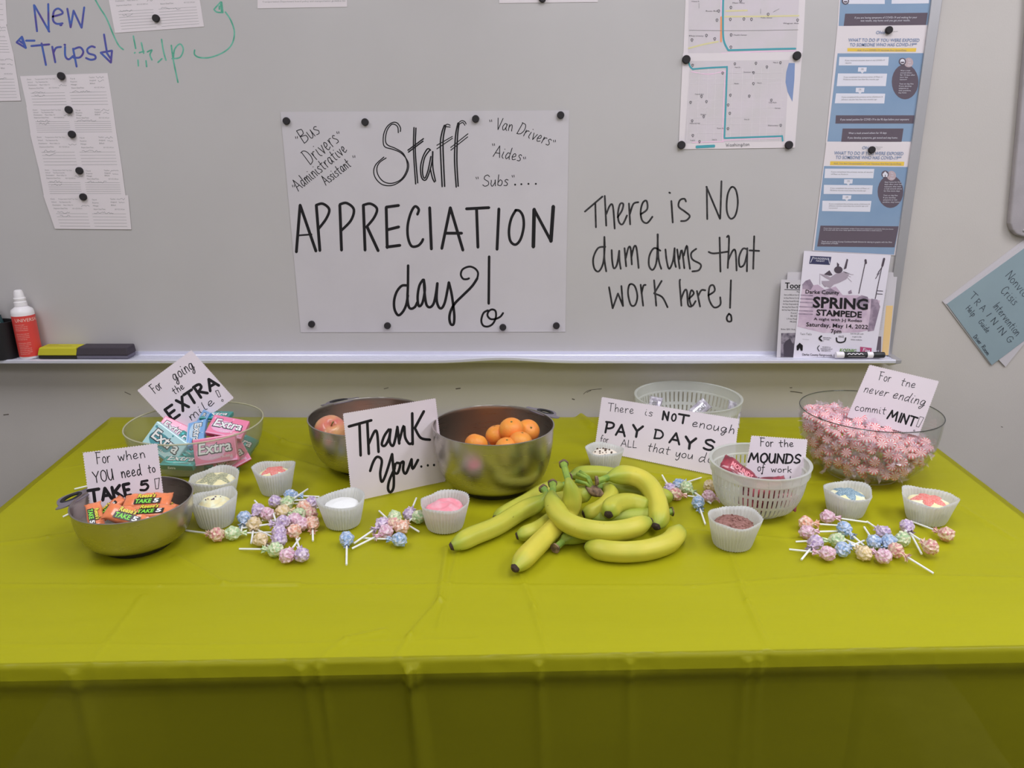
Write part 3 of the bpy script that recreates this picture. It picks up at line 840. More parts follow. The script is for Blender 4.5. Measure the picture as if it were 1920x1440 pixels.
notice('b', 'middle blue health notice at right with yellow bar and dark oval', [(1570, 49), (1744, 47), (1712, 268), (1548, 268)], .0011, ZB,
       [(388, 555), (1295, 552), (1172, 1470), (282, 1470)], [[(405, 592), (920, 592), (912, 682), (400, 680)], [(392, 763), (902, 765), (888, 895), (378, 895)], [(372, 970), (882, 973), (872, 1075), (358, 1073)]],
       [[(602, 700), (690, 700), (685, 745), (598, 745)], [(578, 912), (667, 912), (662, 958), (575, 958)]], ((1088, 850), 138, 182), (1125, 650), (1060, 640),
       [[(370, 1198), (1185, 1198), (1175, 1283), (365, 1283)], [(440, 1335), (1072, 1335), (1052, 1472), (425, 1472)]],
       [('WHAT TO DO IF YOU WERE EXPOSED', (497, 432), (1235, 435), 34), ('TO SOMEONE WHO HAS COVID-19**', (512, 482), (1208, 480), 34), ('Ohio', (785, 355), (880, 352), 34)], [(490, 500), (1207, 500), (1200, 538), (490, 535)],
       [('And, If are COVID-19 Vaccines Are Up-to-Date', (590, 530), (1100, 530), 18, 1), ('Department of Health', (960, 333), (1012, 331), 11, 1), ('If you received a booster dose or any COVID-19', (465, 635), (875, 632), 14, 1), ('vaccine', (465, 660), (530, 660), 14, 1), ('OR', (630, 728), (658, 728), 18, 1),
        ('If you completed the primary series of Pfizer or', (450, 808), (855, 805), 14, 1), ('Moderna vaccine less than five months ago', (445, 832), (815, 830), 14, 1), ('OR', (605, 940), (632, 940), 18, 1),
        ('If you completed the primary series of Johnson &', (430, 1015), (855, 1012), 14, 1), ('Johnson vaccine less than two months ago', (425, 1040), (795, 1038), 14, 1),
        ('If you tested positive for COVID-19 in the 90 days before your exposure:', (415, 1252), (1128, 1250), 22, 0), ('Wear a mask around others for 10 days', (500, 1392), (895, 1390), 20, 0), ('If you develop symptoms, get tested and stay home.', (492, 1440), (1010, 1440), 20, 0)],
       (1040, 740, ['Wear a mask', 'around others', 'for 10 days after', 'your last', 'exposure', '', 'Test on day five', 'If you develop', 'symptoms or', 'test positive,', 'stay home']))
notice('c', 'lowest blue health notice at right with small house icon', [(1549, 267), (1712, 268), (1678, 479), (1523, 470)], .0016, ZCC,
       [(247, 395), (1128, 405), (972, 1315), (145, 1270)], [[(258, 422), (768, 425), (757, 522), (250, 520)], [(245, 590), (752, 595), (745, 688), (242, 685)], [(230, 755), (738, 757), (724, 870), (225, 862)]],
       [[(455, 532), (545, 532), (540, 577), (453, 577)], [(440, 697), (530, 700), (525, 740), (436, 740)]], ((935, 660), 133, 170), (945, 495), (880, 480),
       [[(210, 1013), (1020, 1020), (977, 1238), (175, 1230)]],
       [('WHAT TO DO IF YOU WERE EXPOSED', (348, 275), (1068, 282), 34), ('TO SOMEONE WHO HAS COVID-19**', (365, 320), (1045, 327), 34), ('Ohio', (640, 220), (730, 220), 32)], [(312, 345), (1080, 350), (1075, 392), (308, 385)],
       [('And, You Are Unvaccinated or Your Vaccines Are Not Up-to-Date', (345, 374), (1045, 380), 18, 1), ('Department', (780, 200), (852, 203), 11, 1), ('of Health', (780, 218), (830, 221), 11, 1), ('If you completed the primary series of vaccine', (320, 460), (750, 463), 13, 1), ('of Pfizer or Moderna', (318, 485), (495, 486), 13, 1), ('OR', (485, 560), (512, 560), 18, 1),
        ('If you completed the primary series of Pfizer or', (312, 630), (715, 633), 13, 1), ('Moderna vaccine more than five months ago', (308, 652), (680, 656), 13, 1), ('OR', (470, 725), (497, 725), 18, 1),
        ('If you completed the primary series of Johnson &', (298, 792), (720, 795), 13, 1), ('Johnson vaccine more than two months ago and', (296, 813), (700, 816), 13, 1), ('not boosted', (295, 835), (385, 836), 13, 1),
        ('If you have not been vaccinated, isolate if you were exposed to someone that you know', (243, 1045), (965, 1055), 12, 0), ('to be sick with the virus, keep apart from others and wear a mask indoors', (240, 1063), (845, 1070), 12, 0),
        ('Thank you to Licking County Combined Health District for sharing its graphic with the Ohio', (218, 1185), (950, 1192), 15, 0), ('Department of Health', (215, 1203), (390, 1206), 15, 0)],
       (875, 568, ['Stay home for five', 'days after your last', 'exposure, then wear', 'a mask around others', 'for five more days', '', 'Test on day five', 'If you develop', 'symptoms or test', 'positive, stay home']), True)
magnet(1665, 57, 'black magnet at the top of the middle blue health notice', .0024, .0085)
magnet(1633, 281, 'black magnet at the top of the lowest blue health notice', .0024, .0085)

# ------------------------------------------------------------------ flyers standing on the tray
PF = Plane(V((0, BRDY - .034, .927)), V((0, -cos(radians(6)), sin(radians(6)))))
ZY = (1440, 460)
root, at = sheet('paper_sheet', 'blank white sheet peeking out behind the flyers, both sides', 'paper', [(230, 302), (1470, 305), (1372, 1230), (150, 1235)], PF, PAPER, off=-.006, zorg=ZY, zs=6)
root, at = sheet('folder', 'tan folder edge standing on the tray behind the rodeo flyer', 'folder', [(700, 690), (1416, 680), (1362, 1238), (690, 1240)], PF, mat('tan_folder', C(190, 160, 112), 0.8), off=-.0045, zorg=ZY, zs=6)
root, at = sheet('flyer', 'printed sheet with a grey text column behind the right side of the rodeo flyer', 'flyer', [(600, 470), (1352, 500), (1282, 1262), (560, 1250)], PF, PAPER, off=-.003, zorg=ZY, zs=6)
k = Ink(lay(at, 0))
for i in range(24):
    y = 510 + i * 19; k.type('weekly route', (1290 - i * 2.6, y), (1345 - i * 2.6, y), 9, ZY, 6)
k.out('printing', GREYI, root)
k = Ink(lay(at, 0)); k.poly([(1212, 1025), (1280, 1028), (1275, 1255), (1205, 1250)], ZY, 6); k.out('picture', DARKP, root, 'dark printed picture block')
k = Ink(lay(at, 1)); k.type('RS', (1212, 1212), (1255, 1214), 34, ZY, 6); k.out('printing', WHP, root)
root, at = sheet('flyer', 'white text flyer half hidden left of the rodeo flyer, dark photo at its foot', 'flyer', [(150, 385), (560, 390), (520, 1275), (98, 1262)], PF, PAPER, off=-.0015, zorg=ZY, zs=6)
k = Ink(lay(at, 0)); k.type('Toon', (192, 485), (378, 488), 68, ZY, 6); k.type('Toon', (195, 487), (381, 490), 68, ZY, 6); k.type('Toon', (197, 484), (383, 487), 68, ZY, 6)
k.strokes([[(188, 498), (380, 502)]], 1.2, ZY, 6)
for i, (s, x, y, w_) in enumerate([('May 14', 325, 530, 60), ('Start at 8:00 am from the', 183, 565, 180), ('1st Stop Monroe St at ten', 180, 600, 180), ('2nd Stop Russell Rd stop', 172, 635, 180), ('3rd Stop Fairgrounds lot', 168, 668, 180), ('4th Stop Park Manor Dr', 160, 702, 180), ('5th Final Stop 9:30 am on', 158, 735, 180), ('Food', 260, 770, 60), ('$5.00', 255, 802, 70), ('2 Free Meals', 212, 835, 120), ('PRIZES', 250, 868, 70), ('Rides: $20 / Kids', 148, 952, 160)]):
    k.type(s, (x, y), (x + w_, y + 2), 17, ZY, 6)
k.out('printing', INK, root)
k = Ink(lay(at, 0)); k.poly([(150, 988), (440, 985), (430, 1262), (143, 1258)], ZY, 6); k.out('picture', mat('grey_photo', C(120, 112, 122), 0.7, col2=C(70, 64, 76), vscale=60), root, 'grey printed group photo')
k = Ink(lay(at, 1)); k.poly([(180, 1255), (175, 1120), (200, 1080), (230, 1060), (250, 1045), (275, 1100), (290, 1110), (290, 1258)], ZY, 6); k.out('picture', mat('photo_dark', C(58, 52, 62), 0.7), root, 'dark figures in the photo')
ROD = [(405, 62), (1382, 112), (1207, 1245), (283, 1266)]
root, at = sheet('flyer', 'rodeo flyer reading spring stampede standing on the tray, front of the stack', 'flyer', ROD, PF, mat('flyer_paper', C(186, 180, 190), 0.75), off=.0002, zorg=ZY, zs=6)
MAU = mat('flyer_mauve', C(160, 140, 158), 0.75, col2=C(176, 158, 172), vscale=30)
MAUD = mat('flyer_mauve_dark', C(112, 98, 114), 0.75, col2=C(140, 124, 140), vscale=50)
k = Ink(lay(at, 0)); k.poly([(385, 470), (560, 440), (640, 500), (760, 460), (840, 560), (1010, 560), (1130, 600), (1260, 620), (1195, 940), (1020, 980), (620, 985), (330, 915)], ZY, 6)
k.out('picture', MAU, root, 'faded arena scene')
k = Ink(lay(at, 1))
for y in (560, 600, 640, 690, 735, 770): k.strokes([[(372 - (y - 560) * .12, y), (500, y + 6)]], 2.4, ZY, 6)
for a in [[(420, 400), (470, 380), (510, 450), (480, 500), (390, 490), (385, 440)], [(1160, 600), (1230, 610), (1260, 690), (1190, 960), (1120, 970), (1150, 760)], [(900, 520), (935, 500), (945, 540), (905, 548)], [(985, 600), (1050, 560), (1120, 580), (1140, 640), (1080, 700), (990, 690)], [(600, 420), (690, 440), (640, 470)], [(560, 520), (700, 480), (800, 540), (640, 560)]]:
    k.poly(a, ZY, 6)
k.out('picture', MAUD, root, 'grandstand and tree shapes')
k = Ink(lay(at, 2))
k.poly([(578, 320), (640, 330), (700, 360), (760, 320), (850, 300), (910, 330), (880, 380), (800, 420), (740, 440), (700, 480), (620, 450), (600, 400), (660, 400), (700, 395), (640, 360)], ZY, 6)
k.strokes([[(583, 320), (582, 440)], [(860, 320), (960, 330)], [(880, 350), (940, 410)], [(870, 330), (930, 355)]], .8, ZY, 6)
k.out('picture', mat('flyer_bull', C(140, 128, 140), 0.75), root, 'leaping bull and rider silhouette')
k = Ink(lay(at, 3))
k.disc((790, 275), 48, 40, ZY, 6, 16); k.poly([(630, 325), (690, 280), (725, 335), (690, 340)], ZY, 6); k.poly([(775, 190), (800, 215), (790, 260), (775, 250)], ZY, 6); k.poly([(885, 150), (900, 160), (880, 260), (850, 270)], ZY, 6); k.poly([(840, 290), (930, 320), (870, 310)], ZY, 6)
k.strokes([[(1100, 160), (1085, 230), (1020, 540)], [(1300, 150), (1250, 380), (1205, 600)]], 1.5, ZY, 6); k.strokes([[(1095, 165), (1100, 200)], [(1305, 150), (1285, 230)]], 4, ZY, 6)
k.strokes([[(1285, 240), (1240, 300)], [(1270, 260), (1225, 330)], [(1250, 310), (1208, 375)], [(1225, 510), (1290, 515)], [(1225, 545), (1285, 548)]], 1.2, ZY, 6)
k.out('picture', mat('flyer_dark', C(66, 56, 66), 0.75), root, 'hat, flagpoles and dark accents')
k = Ink(lay(at, 1)); k.poly([(477, 118), (712, 130), (695, 220), (462, 208)], ZY, 6); k.out('logo_box', mat('navy_print', C(48, 48, 76), 0.75), root, 'navy logo box')
k = Ink(lay(at, 3)); k.type('THUNDERING', (505, 155), (680, 165), 22, ZY, 6); k.type('NIGHT', (540, 182), (635, 188), 18, ZY, 6); k.strokes([[(505, 130), (478, 192)], [(680, 145), (690, 205)]], 1.0, ZY, 6); k.out('printing', WHP, root)
k = Ink(lay(at, 5)); D = INK
for (s, a, b, cp) in [('Darke County', (420, 540), (800, 552), 42), ('SPRING', (500, 695), (1120, 722), 118), ('STAMPEDE', (540, 785), (1052, 812), 66), ('A night with J-J Rodeo', (512, 840), (1055, 862), 30), ('Saturday, May 14, 2022', (428, 908), (1122, 940), 44), ('7pm', (705, 985), (822, 988), 44),
                      ('Darke County Fairgrounds, 800 Sweitzer', (385, 1238), (900, 1252), 24)]:
    k.type(s, a, b, cp, ZY, 6, 0, .03 if cp > 60 else .012)
for (s, a, b, cp) in [('ERWIN', (618, 1042), (706, 1048), 12), ('CHRYSLER', (618, 1060), (690, 1066), 12), ('JEEP', (590, 1078), (626, 1080), 10), ('MURPHY &', (610, 1150), (700, 1154), 14), ('INSURANCE GROUP', (590, 1170), (722, 1176), 14), ('BENEFITS', (600, 1190), (702, 1195), 14), ('Scan the QR code', (925, 998), (1072, 1002), 14), ('to get to the', (945, 1032), (1050, 1036), 14), ('event website', (930, 1065), (1055, 1070), 14), ('RACE', (795, 1035), (850, 1037), 22)]:
    k.type(s, a, b, cp, ZY, 6)
k.poly([(320, 1130), (355, 1095), (390, 1125), (387, 1185), (368, 1185), (355, 1150), (340, 1182), (322, 1180)], ZY, 6)
k.strokes([[(768, 1040), (775, 1080), (815, 1092), (860, 1078), (872, 1040)]], 2.4, ZY, 6); k.strokes([[(600, 1020), (575, 1045), (600, 1072)]], 3, ZY, 6); k.strokes([[(575, 1128), (555, 1155), (575, 1190)]], 1.4, ZY, 6)
k.out('printing', D, root)
k = Ink(lay(at, 4)); k.word('Twin Falls', (360, 1005), (490, 1008), 22, .5, ZY, 6); k.type('boutique', (390, 1060), (460, 1063), 10, ZY, 6); k.out('printing', GREYI, root)
k = Ink(lay(at, 4)); k.type('KOENIG', (803, 1196), (985, 1204), 38, ZY, 6, .2); k.type('KOENIG', (806, 1196), (988, 1204), 38, ZY, 6, .2); k.out('logo_lettering', mat('logo_green', C(96, 130, 62), 0.7), root, 'green sponsor lettering')
k = Ink(lay(at, 3)); k.poly([(1035, 1140), (1165, 1155), (1160, 1230), (1035, 1222)], ZY, 6); k.out('logo_box', mat('logo_red', C(150, 62, 96), 0.7), root, 'crimson sponsor flag')
k = Ink(lay(at, 5)); k.word('Fine', (1060, 1192), (1140, 1200), 34, 1.0, ZY, 6, .2); k.type('FUNERAL', (1070, 1212), (1130, 1216), 10, ZY, 6); k.out('printing', WHP, root)

# ------------------------------------------------------------------ right wall: grey panel and blue paper packet
GP_ = mat('grey_panel', C(138, 132, 136), 0.5, bump=0.3, bscale=300, var=.04, vscale=20)
pl = wallplane(WALLY)
out = []
c0 = [(1917, -60), (1905, 150), (1886, 405)]
pts = [(1927, -80), (1918, 60), (1905, 210), (1887, 405), (1886, 418), (1890, 430), (1898, 439), (1910, 443), (1925, 443), (2080, 440), (2120, 200), (2150, -80)]
P = [pl.at(x, y, .018) for x, y in pts]
r_ = thing('wall_panel', 'grey metal panel with rounded corner and screw at the right photo edge', 'wall panel', (P[8].x, WALLY, P[8].z))
bevel(fixn(build('casing', *slab(P, V((0, -1, 0)), .0178), GP_, r_)), .005, 3)
c = pl.at(1912, 431, .018)
v, f = lathe([(0, 0), (.0035, 0), (.0035, .0012), (.002, .002), (0, .002)], 16)
fixn(build('screw', [(c.x + x, c.y - z, c.z + y) for x, y, z in v], f, ALU, r_))
ZN = (1740, 440); SN = 5.539
BLP = mat('blue_paper', C(126, 142, 150, 1.4), 0.8, var=.02, vscale=10)
PL2 = Plane((0, WALLY - .002, 1), (0, -1, 0))
r_ = None
stack = [([(150, 690), (1010, 40), (1400, 560), (640, 1345)], 0, PAPER, 'lowest white sheet of the packet pinned on the right wall'),
         ([(180, 715), (1000, 80), (1420, 600), (800, 1372)], .0012, PAPER, 'white sheet of the wall packet sticking out at lower right')]
packet = thing('paper_packet', 'packet of papers with blue handwritten cover hanging on the right wall', 'papers', PL2.at(1850, 680))
for cs, off, m, l in stack:
    P = [PL2.at(ZN[0] + x / SN, ZN[1] + y / SN, off + .0008) for x, y in cs]
    build('sheet', *slab(P, PL2.n, .0008), m, packet)
P = [PL2.at(ZN[0] + x / SN, ZN[1] + y / SN, .003) for x, y in [(190, 718), (1010, 128), (1460, 750), (655, 1352)]]
build('cover', *slab(P, PL2.n, .0008), BLP, packet)['label'] = 'pale blue cover sheet'
k = Ink(lambda x, y, d=0: PL2.at(x, y, .003 + d))
for (s, a, b, cp, w_) in [('Nonviolent', (795, 430), (1110, 790), 95, 1.1), ('Crisis', (742, 590), (880, 735), 95, 1.1), ('Intervention', (665, 745), (905, 1050), 85, 1.1), ('T', (415, 640), (465, 685), 75, 1.1), ('R', (470, 710), (500, 740), 70, 1.1), ('A', (525, 770), (560, 800), 70, 1.1), ('I', (590, 830), (600, 845), 60, 1.3), ('N', (640, 900), (670, 935), 70, 1.3), ('I', (700, 965), (710, 980), 60, 1.3),
                          ('N', (725, 1010), (758, 1045), 70, 1.3), ('G', (800, 1085), (840, 1130), 70, 1.1), ('Help', (385, 770), (455, 850), 60, 1.1), ('Guide', (515, 905), (600, 1020), 60, 1.1), ('Driver', (462, 1062), (525, 1140), 45, 1.1), ('Room', (545, 1165), (605, 1250), 42, 1.1)]:
    k.word(s, a, b, cp, w_, ZN, SN)
k.out('handwriting', mat('navy_ink', (0.035, 0.045, 0.06), 0.6), packet, 'dark handwritten title')
# ------------------------------------------------------------------ folding table (hidden under its cloth) and the cloth
TBL, TBR = V((-1.10, 2.006, 0)), V((1.055, 2.006, 0))
TFL, TFR = V((-.992, .928, 0)), V((1.005, .986, 0))
def tpos(u, v):   # u 0 left..1 right, v 0 back..1 front
    return (TBL * (1 - u) + TBR * u) * (1 - v) + (TFL * (1 - u) + TFR * u) * v
tb = thing('folding_table', 'long folding table hidden under the yellow green cloth', 'table', (0, 1.45, 0))
ins = [tpos(.004, .006), tpos(.996, .006), tpos(.996, .994), tpos(.004, .994)]
v = [(p.x, p.y, TZ - .034) for p in ins] + [(p.x, p.y, TZ - .0035) for p in ins]
build('tabletop', v, [(0, 3, 2, 1), (4, 5, 6, 7), (0, 1, 5, 4), (1, 2, 6, 5), (2, 3, 7, 6), (3, 0, 4, 7)], mat('table_plastic', (.78, .78, .76), .6), tb)
for sx in (-.8, .8):
    for sy in (1.5, 1.85):
        build('leg', *tube([(sx, sy, 0.0), (sx, sy, TZ - .035)], .014, 12), mat('leg_steel', (.05, .05, .05), .5), tb)

CLOTH = mat('plastic_tablecloth', (.425, .402, .013), 0.40, spec=0.35, var=0.03, vscale=5, bump=0.22, bscale=90, bdist=.0012, stretch=(.25, 1.6, 1))
# thin see-through plastic: paler over the white tabletop, darker where it hangs free
_nt = CLOTH.node_tree
_tl = _nt.nodes.new('ShaderNodeBsdfTransparent'); _tl.inputs[0].default_value = (.91, .90, .14, 1)
_mx = _nt.nodes.new('ShaderNodeMixShader'); _mx.inputs[0].default_value = .52
_nt.links.new(_nt.nodes['Principled BSDF'].outputs[0], _mx.inputs[1]); _nt.links.new(_tl.outputs[0], _mx.inputs[2])
_nt.links.new(_mx.outputs[0], _nt.nodes['Material Output'].inputs[0])

def seg_d(x, y, a, b):
    ax, ay = a; bx, by = b
    dx, dy = bx - ax, by - ay
    t = max(0, min(1, ((x - ax) * dx + (y - ay) * dy) / (dx * dx + dy * dy)))
    return sqrt((x - ax - t * dx) ** 2 + (y - ay - t * dy) ** 2), t
RID = []
def ridge(pix, h, w_):
    P = [atz(x, y) for x, y in pix]
    h *= 2.0; w_ *= .75
    for a, b in zip(P, P[1:]):
        RID.append(((a.x, a.y), (b.x, b.y), h, w_, min(a.x, b.x) - .05, max(a.x, b.x) + .05, min(a.y, b.y) - .05, max(a.y, b.y) + .05))
ridge([(838, 1030), (825, 1130), (770, 1195), (733, 1250)], .0035, .007)
ridge([(862, 1025), (822, 1180)], .002, .005)
ridge([(975, 1080), (1000, 1140), (1025, 1225)], .002, .006)
ridge([(1370, 1040), (1400, 1130), (1450, 1240)], .0022, .006)
ridge([(0, 1098), (300, 1100), (700, 1098), (1300, 1102), (1560, 1080), (1920, 1085)], .0012, .006)
ridge([(0, 1210), (400, 1212), (900, 1200)], .001, .005)
ridge([(270, 1120), (170, 1250)], .0018, .008)
ridge([(600, 1235), (650, 1200), (720, 1185)], .002, .007)
ridge([(330, 1045), (420, 1095), (560, 1098)], .0018, .007)
ridge([(1180, 985), (1500, 1015), (1750, 1035)], .0014, .008)
ridge([(480, 805), (530, 830), (600, 845)], .003, .012)
ridge([(480, 845), (600, 880)], .0025, .012)
ridge([(160, 850), (240, 835)], .002, .01)
ridge([(1045, 870), (1330, 900), (1560, 905)], .002, .008)
ridge([(1080, 775), (1110, 800)], .006, .014)
ridge([(1040, 905), (1240, 905), (1340, 935)], .0018, .006)
ridge([(0, 1020), (90, 1010), (150, 1000)], .0016, .008)
ridge([(1800, 950), (1900, 1010)], .0016, .008)
ridge([(110, 880), (180, 868)], .0014, .007)

def hfun(x, y):
    h = .0016 * noise.noise(V((x * 4, y * 9, 1.3))) + .0011 * noise.noise(V((x * 10, y * 26, 5.1))) + .0012 * max(0, noise.noise(V((x * 6 + y * 5, y * 6 - x * 3, 9.1))) - .25)
    for a, b, hh, w_, xa, xb, ya, yb in RID:
        if xa < x < xb and ya < y < yb:
            d, t = seg_d(x, y, a, b)
            if d < w_ * 3:
                h += hh * math.exp(-(d / w_) ** 2)
    return h

def cloth_pt(a, b):
    """a across: 0..1 on the top, beyond hangs at the sides (metres); b back..front likewise"""
    u = min(max(a, 0), 1)
    W = 2.05
    ds = (max(0, -a) + max(0, a - 1)) * W
    v = min(max(b, 0), 1)
    df = max(0, b - 1) * 1.04
    p = tpos(u, v)
    edge = min(min(u, 1 - u) * 14, min(1 - v, 1) * 14, 1)
    hh = hfun(p.x, p.y)
    z = TZ + .0008 + max(hh, -.0012) * (0.35 + .65 * edge)
    crink = noise.noise(V((p.x * 11, 3.3, 0))) * .007 + (1 - abs(noise.noise(V((p.x * 23, 7.7, 0)))) * 4) * .0030
    if df > 0:
        r = .007
        # rounded lip
        if df < r * 1.57:
            t = df / r
            p = p + V((0, -r * sin(t), 0)); z -= r * (1 - cos(t))
        else:
            d = df - r * 1.57
            recess = .0
            if d > .026: recess = min(1, (d - .026) / .02) * .010
            fold = .004 * sin(p.x * 9 + .6) + .003 * noise.noise(V((p.x * 7, d * 1.2, 2)))
            fold *= min(1, d / .12)
            fo = 0
            for fx, fh, fw in [(-.148, .020, .0055), (-.137, .008, .004), (.038, .008, .005), (.34, .007, .006), (.36, .005, .005), (-.62, .006, .008), (-.30, .006, .006), (-.275, .005, .004), (.17, .005, .005)]:
                fo += fh * math.exp(-((p.x - fx - d * .04) / (fw * (1 + d * 5))) ** 2) * math.exp(-d * 4)
            p = p + V((0, -r + recess - fold - fo, 0)); z -= r + d
        p.y -= crink * math.exp(-((df - .02) / .02) ** 2) * .6
        z += crink * .5 * math.exp(-(df / .02) ** 2)
    if ds > 0:
        s = -1 if a < 0 else 1
        r = .007
        z2 = ds
        fl = .05 * (ds / .6) + .006 * sin(p.y * 17)* min(1, ds / .1)
        p = p + V((s * (min(ds, r) + fl), 0, 0)); z -= max(0, ds - r * .5)
        if df > 0: z += max(0, min(ds, df) - .01)
    return V((p.x, p.y, max(z, .06)))

def axis(n_in, drops):
    return drops
A = [-.28, -.2, -.12, -.06, -.03, -.012, -.006] + [i / 560 for i in range(561)] + [1.006, 1.012, 1.03, 1.06, 1.12, 1.2, 1.28]
Bv = [i / 300 for i in range(301)] + [1 + d for d in (.0025, .005, .0075, .010, .013, .017, .022, .027, .032, .037, .042, .048, .055, .065, .08, .1, .13, .17, .22, .28, .35, .42, .5, .58)]
vs = [cloth_pt(a, b) for b in Bv for a in A]
na = len(A)
fs = [(j * na + i, (j + 1) * na + i, (j + 1) * na + i + 1, j * na + i + 1) for j in range(len(Bv) - 1) for i in range(na - 1)]
cl = build('tablecloth', vs, fs, CLOTH, None, loc=(0, 1.45, .06), smooth=True)
tag(cl, 'yellow green plastic tablecloth creased over the long table', 'tablecloth')

# ------------------------------------------------------------------ things on the whiteboard tray
TRY = BRDY - .033
# bottle
p = aty(59, 682, TRY)
bx = p.x
bx += .004
bt = thing('spray_bottle', 'red and white whiteboard cleaner bottle standing on the tray at left', 'bottle', (bx, TRY, .9285), rot=(0, radians(-1.5), 0))
bt.scale = (1, 1, .92)
WHPL = mat('white_plastic', C(205, 196, 200), 0.35, spec=.5)
REDL = mat('red_label', C(186, 58, 54, 1.6), 0.35, spec=.5)
s = .027
v, f = lathe([(0, 0), (s * .93, 0), (s, .004), (s, .12), (s * 1.0, .13), (s * .93, .139), (s * .6, .146), (s * .46, .15), (0, .15)], 40)
local('body', v, f, WHPL, bt, True, 40)
v, f = lathe([(s + .0004, .007), (s + .0004, .123)], 48)
local('label', v, f, REDL, bt, True)
v, f = lathe([(0, .149), (s * .56, .149), (s * .56, .16), (s * .5, .162), (s * .5, .166), (s * .53, .167), (s * .53, .171), (s * .46, .173), (s * .40, .187), (s * .34, .192), (s * .22, .194), (0, .194)], 32)
local('sprayer_cap', v, f, WHPL, bt, True, 35)
def on_cyl(x, y, d=0):      # x along circumference (m), y height
    a = -pi / 2 + x / s
    r = s + .0007 + d
    return V((r * cos(a), r * sin(a), y))
k = Ink(lambda x, y, d=0: on_cyl(x, y, d))
def cyl_text(k, t, x0, y0, wd, cap):
    v2, f2, W = typeset(t)
    k.add([(x0 + q[0] / W * wd, y0 + q[1] * cap) for q in v2], f2)
cyl_text(k, 'UNIVERSAL', -.006, .107, .058, .0095)
for i in range(17):
    if i in (4, 9): continue
    cyl_text(k, ['Dry erase board cleaner', 'removes marker and ink', 'spray on then wipe dry'][i % 3], -.010, .098 - i * .0052, .03 if i % 4 else .024, .0024)
b = local('lettering', k.v, k.f, mat('label_print', C(214, 178, 170), .6), bt)
# black cup with markers
cx = aty(11, 680, TRY).x
cup = thing('pen_cup', 'black mesh pen cup on the tray cut by the left photo edge', 'pen cup', (cx, TRY - .002, .9285))
R = .036
v, f = lathe([(0, 0), (R, 0), (R, .096), (R - .002, .097), (R - .004, .096), (R - .004, .004), (0, .004)], 40)
local('cup', v, f, mat('black_cup', (.012, .011, .014), .6, bump=.4, bscale=600), cup, True, 40)
MKT = mat('marker_teal', C(112, 148, 146), .4); MKD = mat('marker_dark', C(36, 62, 66), .4); MKP = mat('marker_pink', C(190, 120, 140), .4)
for i, (dx, dy, tilt, m_, l) in enumerate([(.012, -.008, -38, MKT, 'teal striped marker leaning in the black pen cup, front'), (.004, .008, -30, MKD, 'dark green marker leaning in the black pen cup, behind'), (-.010, -.012, -20, MKP, 'pink marker in the black pen cup')]):
    mk_ = thing('marker_pen', l, 'marker', (cx + dx * .8 + .015, TRY + dy, .962), rot=(0, radians(tilt * .5), 0))
    v, f = lathe([(0, 0), (.006, 0), (.006, .075), (0, .075)], 16); local('barrel', v, f, m_, mk_, True, 40)
    v, f = lathe([(0, .075), (.0066, .075), (.0062, .108), (.004, .111), (0, .111)], 16); local('cap', v, f, mat('marker_cap%d' % i, C(*[(150, 186, 180), (30, 50, 54), (200, 140, 150)][i]), .4), mk_, True, 40)
    k = [lathe([(.0067, z), (.0067, z + .0015)], 16) for z in (.08, .084, .088)]
    local('stripe', *merge(*k), WHPL, mk_, True)
# erasers
def eraser(name, label, x0p, x1p, m_top, m_base, h, mark=None):
    a = aty(x0p, 678, TRY - .008).x; b = aty(x1p, 678, TRY - .008).x
    r_ = thing(name, label, 'eraser', ((a + b) / 2, TRY, .9285))
    w_ = (b - a) / 2
    bevel(local('felt_pad', *boxv(-w_ + .002, w_ - .002, -.021, .024, 0, h * .3), m_base, r_), .002)
    v, f = boxv(-w_, w_, -.023, .026, h * .3, h)
    v = [(x * (.93 if z > h * .9 else 1) + (.003 if z > h * .9 else 0), y * (.9 if z > h * .9 else 1), z) for x, y, z in v]
    bevel(local('grip', v, f, m_top, r_), .003, 3)
    if mark:
        k = Ink(lambda x, y, d=0: V((x, y, h + .0003 + d)))
        v2, f2, W = typeset('DRY ERASE'); k.add([(-w_ * .7 + q[0] / W * w_ * .5, .008 + q[1] * .006) for q in v2], f2)
        v2, f2, W = typeset('whiteboard eraser soft pile'); k.add([(-w_ * .7 + q[0] / W * w_ * 1.3, -.004 + q[1] * .005) for q in v2], f2)
        local('lettering', k.v, k.f, mark, r_)
    return r_
eraser('eraser', 'yellow felt whiteboard eraser on the tray beside the red bottle', 78, 152, mat('eraser_yellow', C(176, 168, 40, 1.4), .7, bump=.3, bscale=700), mat('felt_dark', (.03, .025, .02), .95), .030, mat('eraser_print', C(110, 104, 30), .7))
eraser('eraser', 'black felt whiteboard eraser on the tray, right of the yellow one', 149, 247, mat('eraser_black', C(58, 52, 60), .85, bump=.6, bscale=900), mat('felt_grey', C(90, 86, 100), .95), .031)
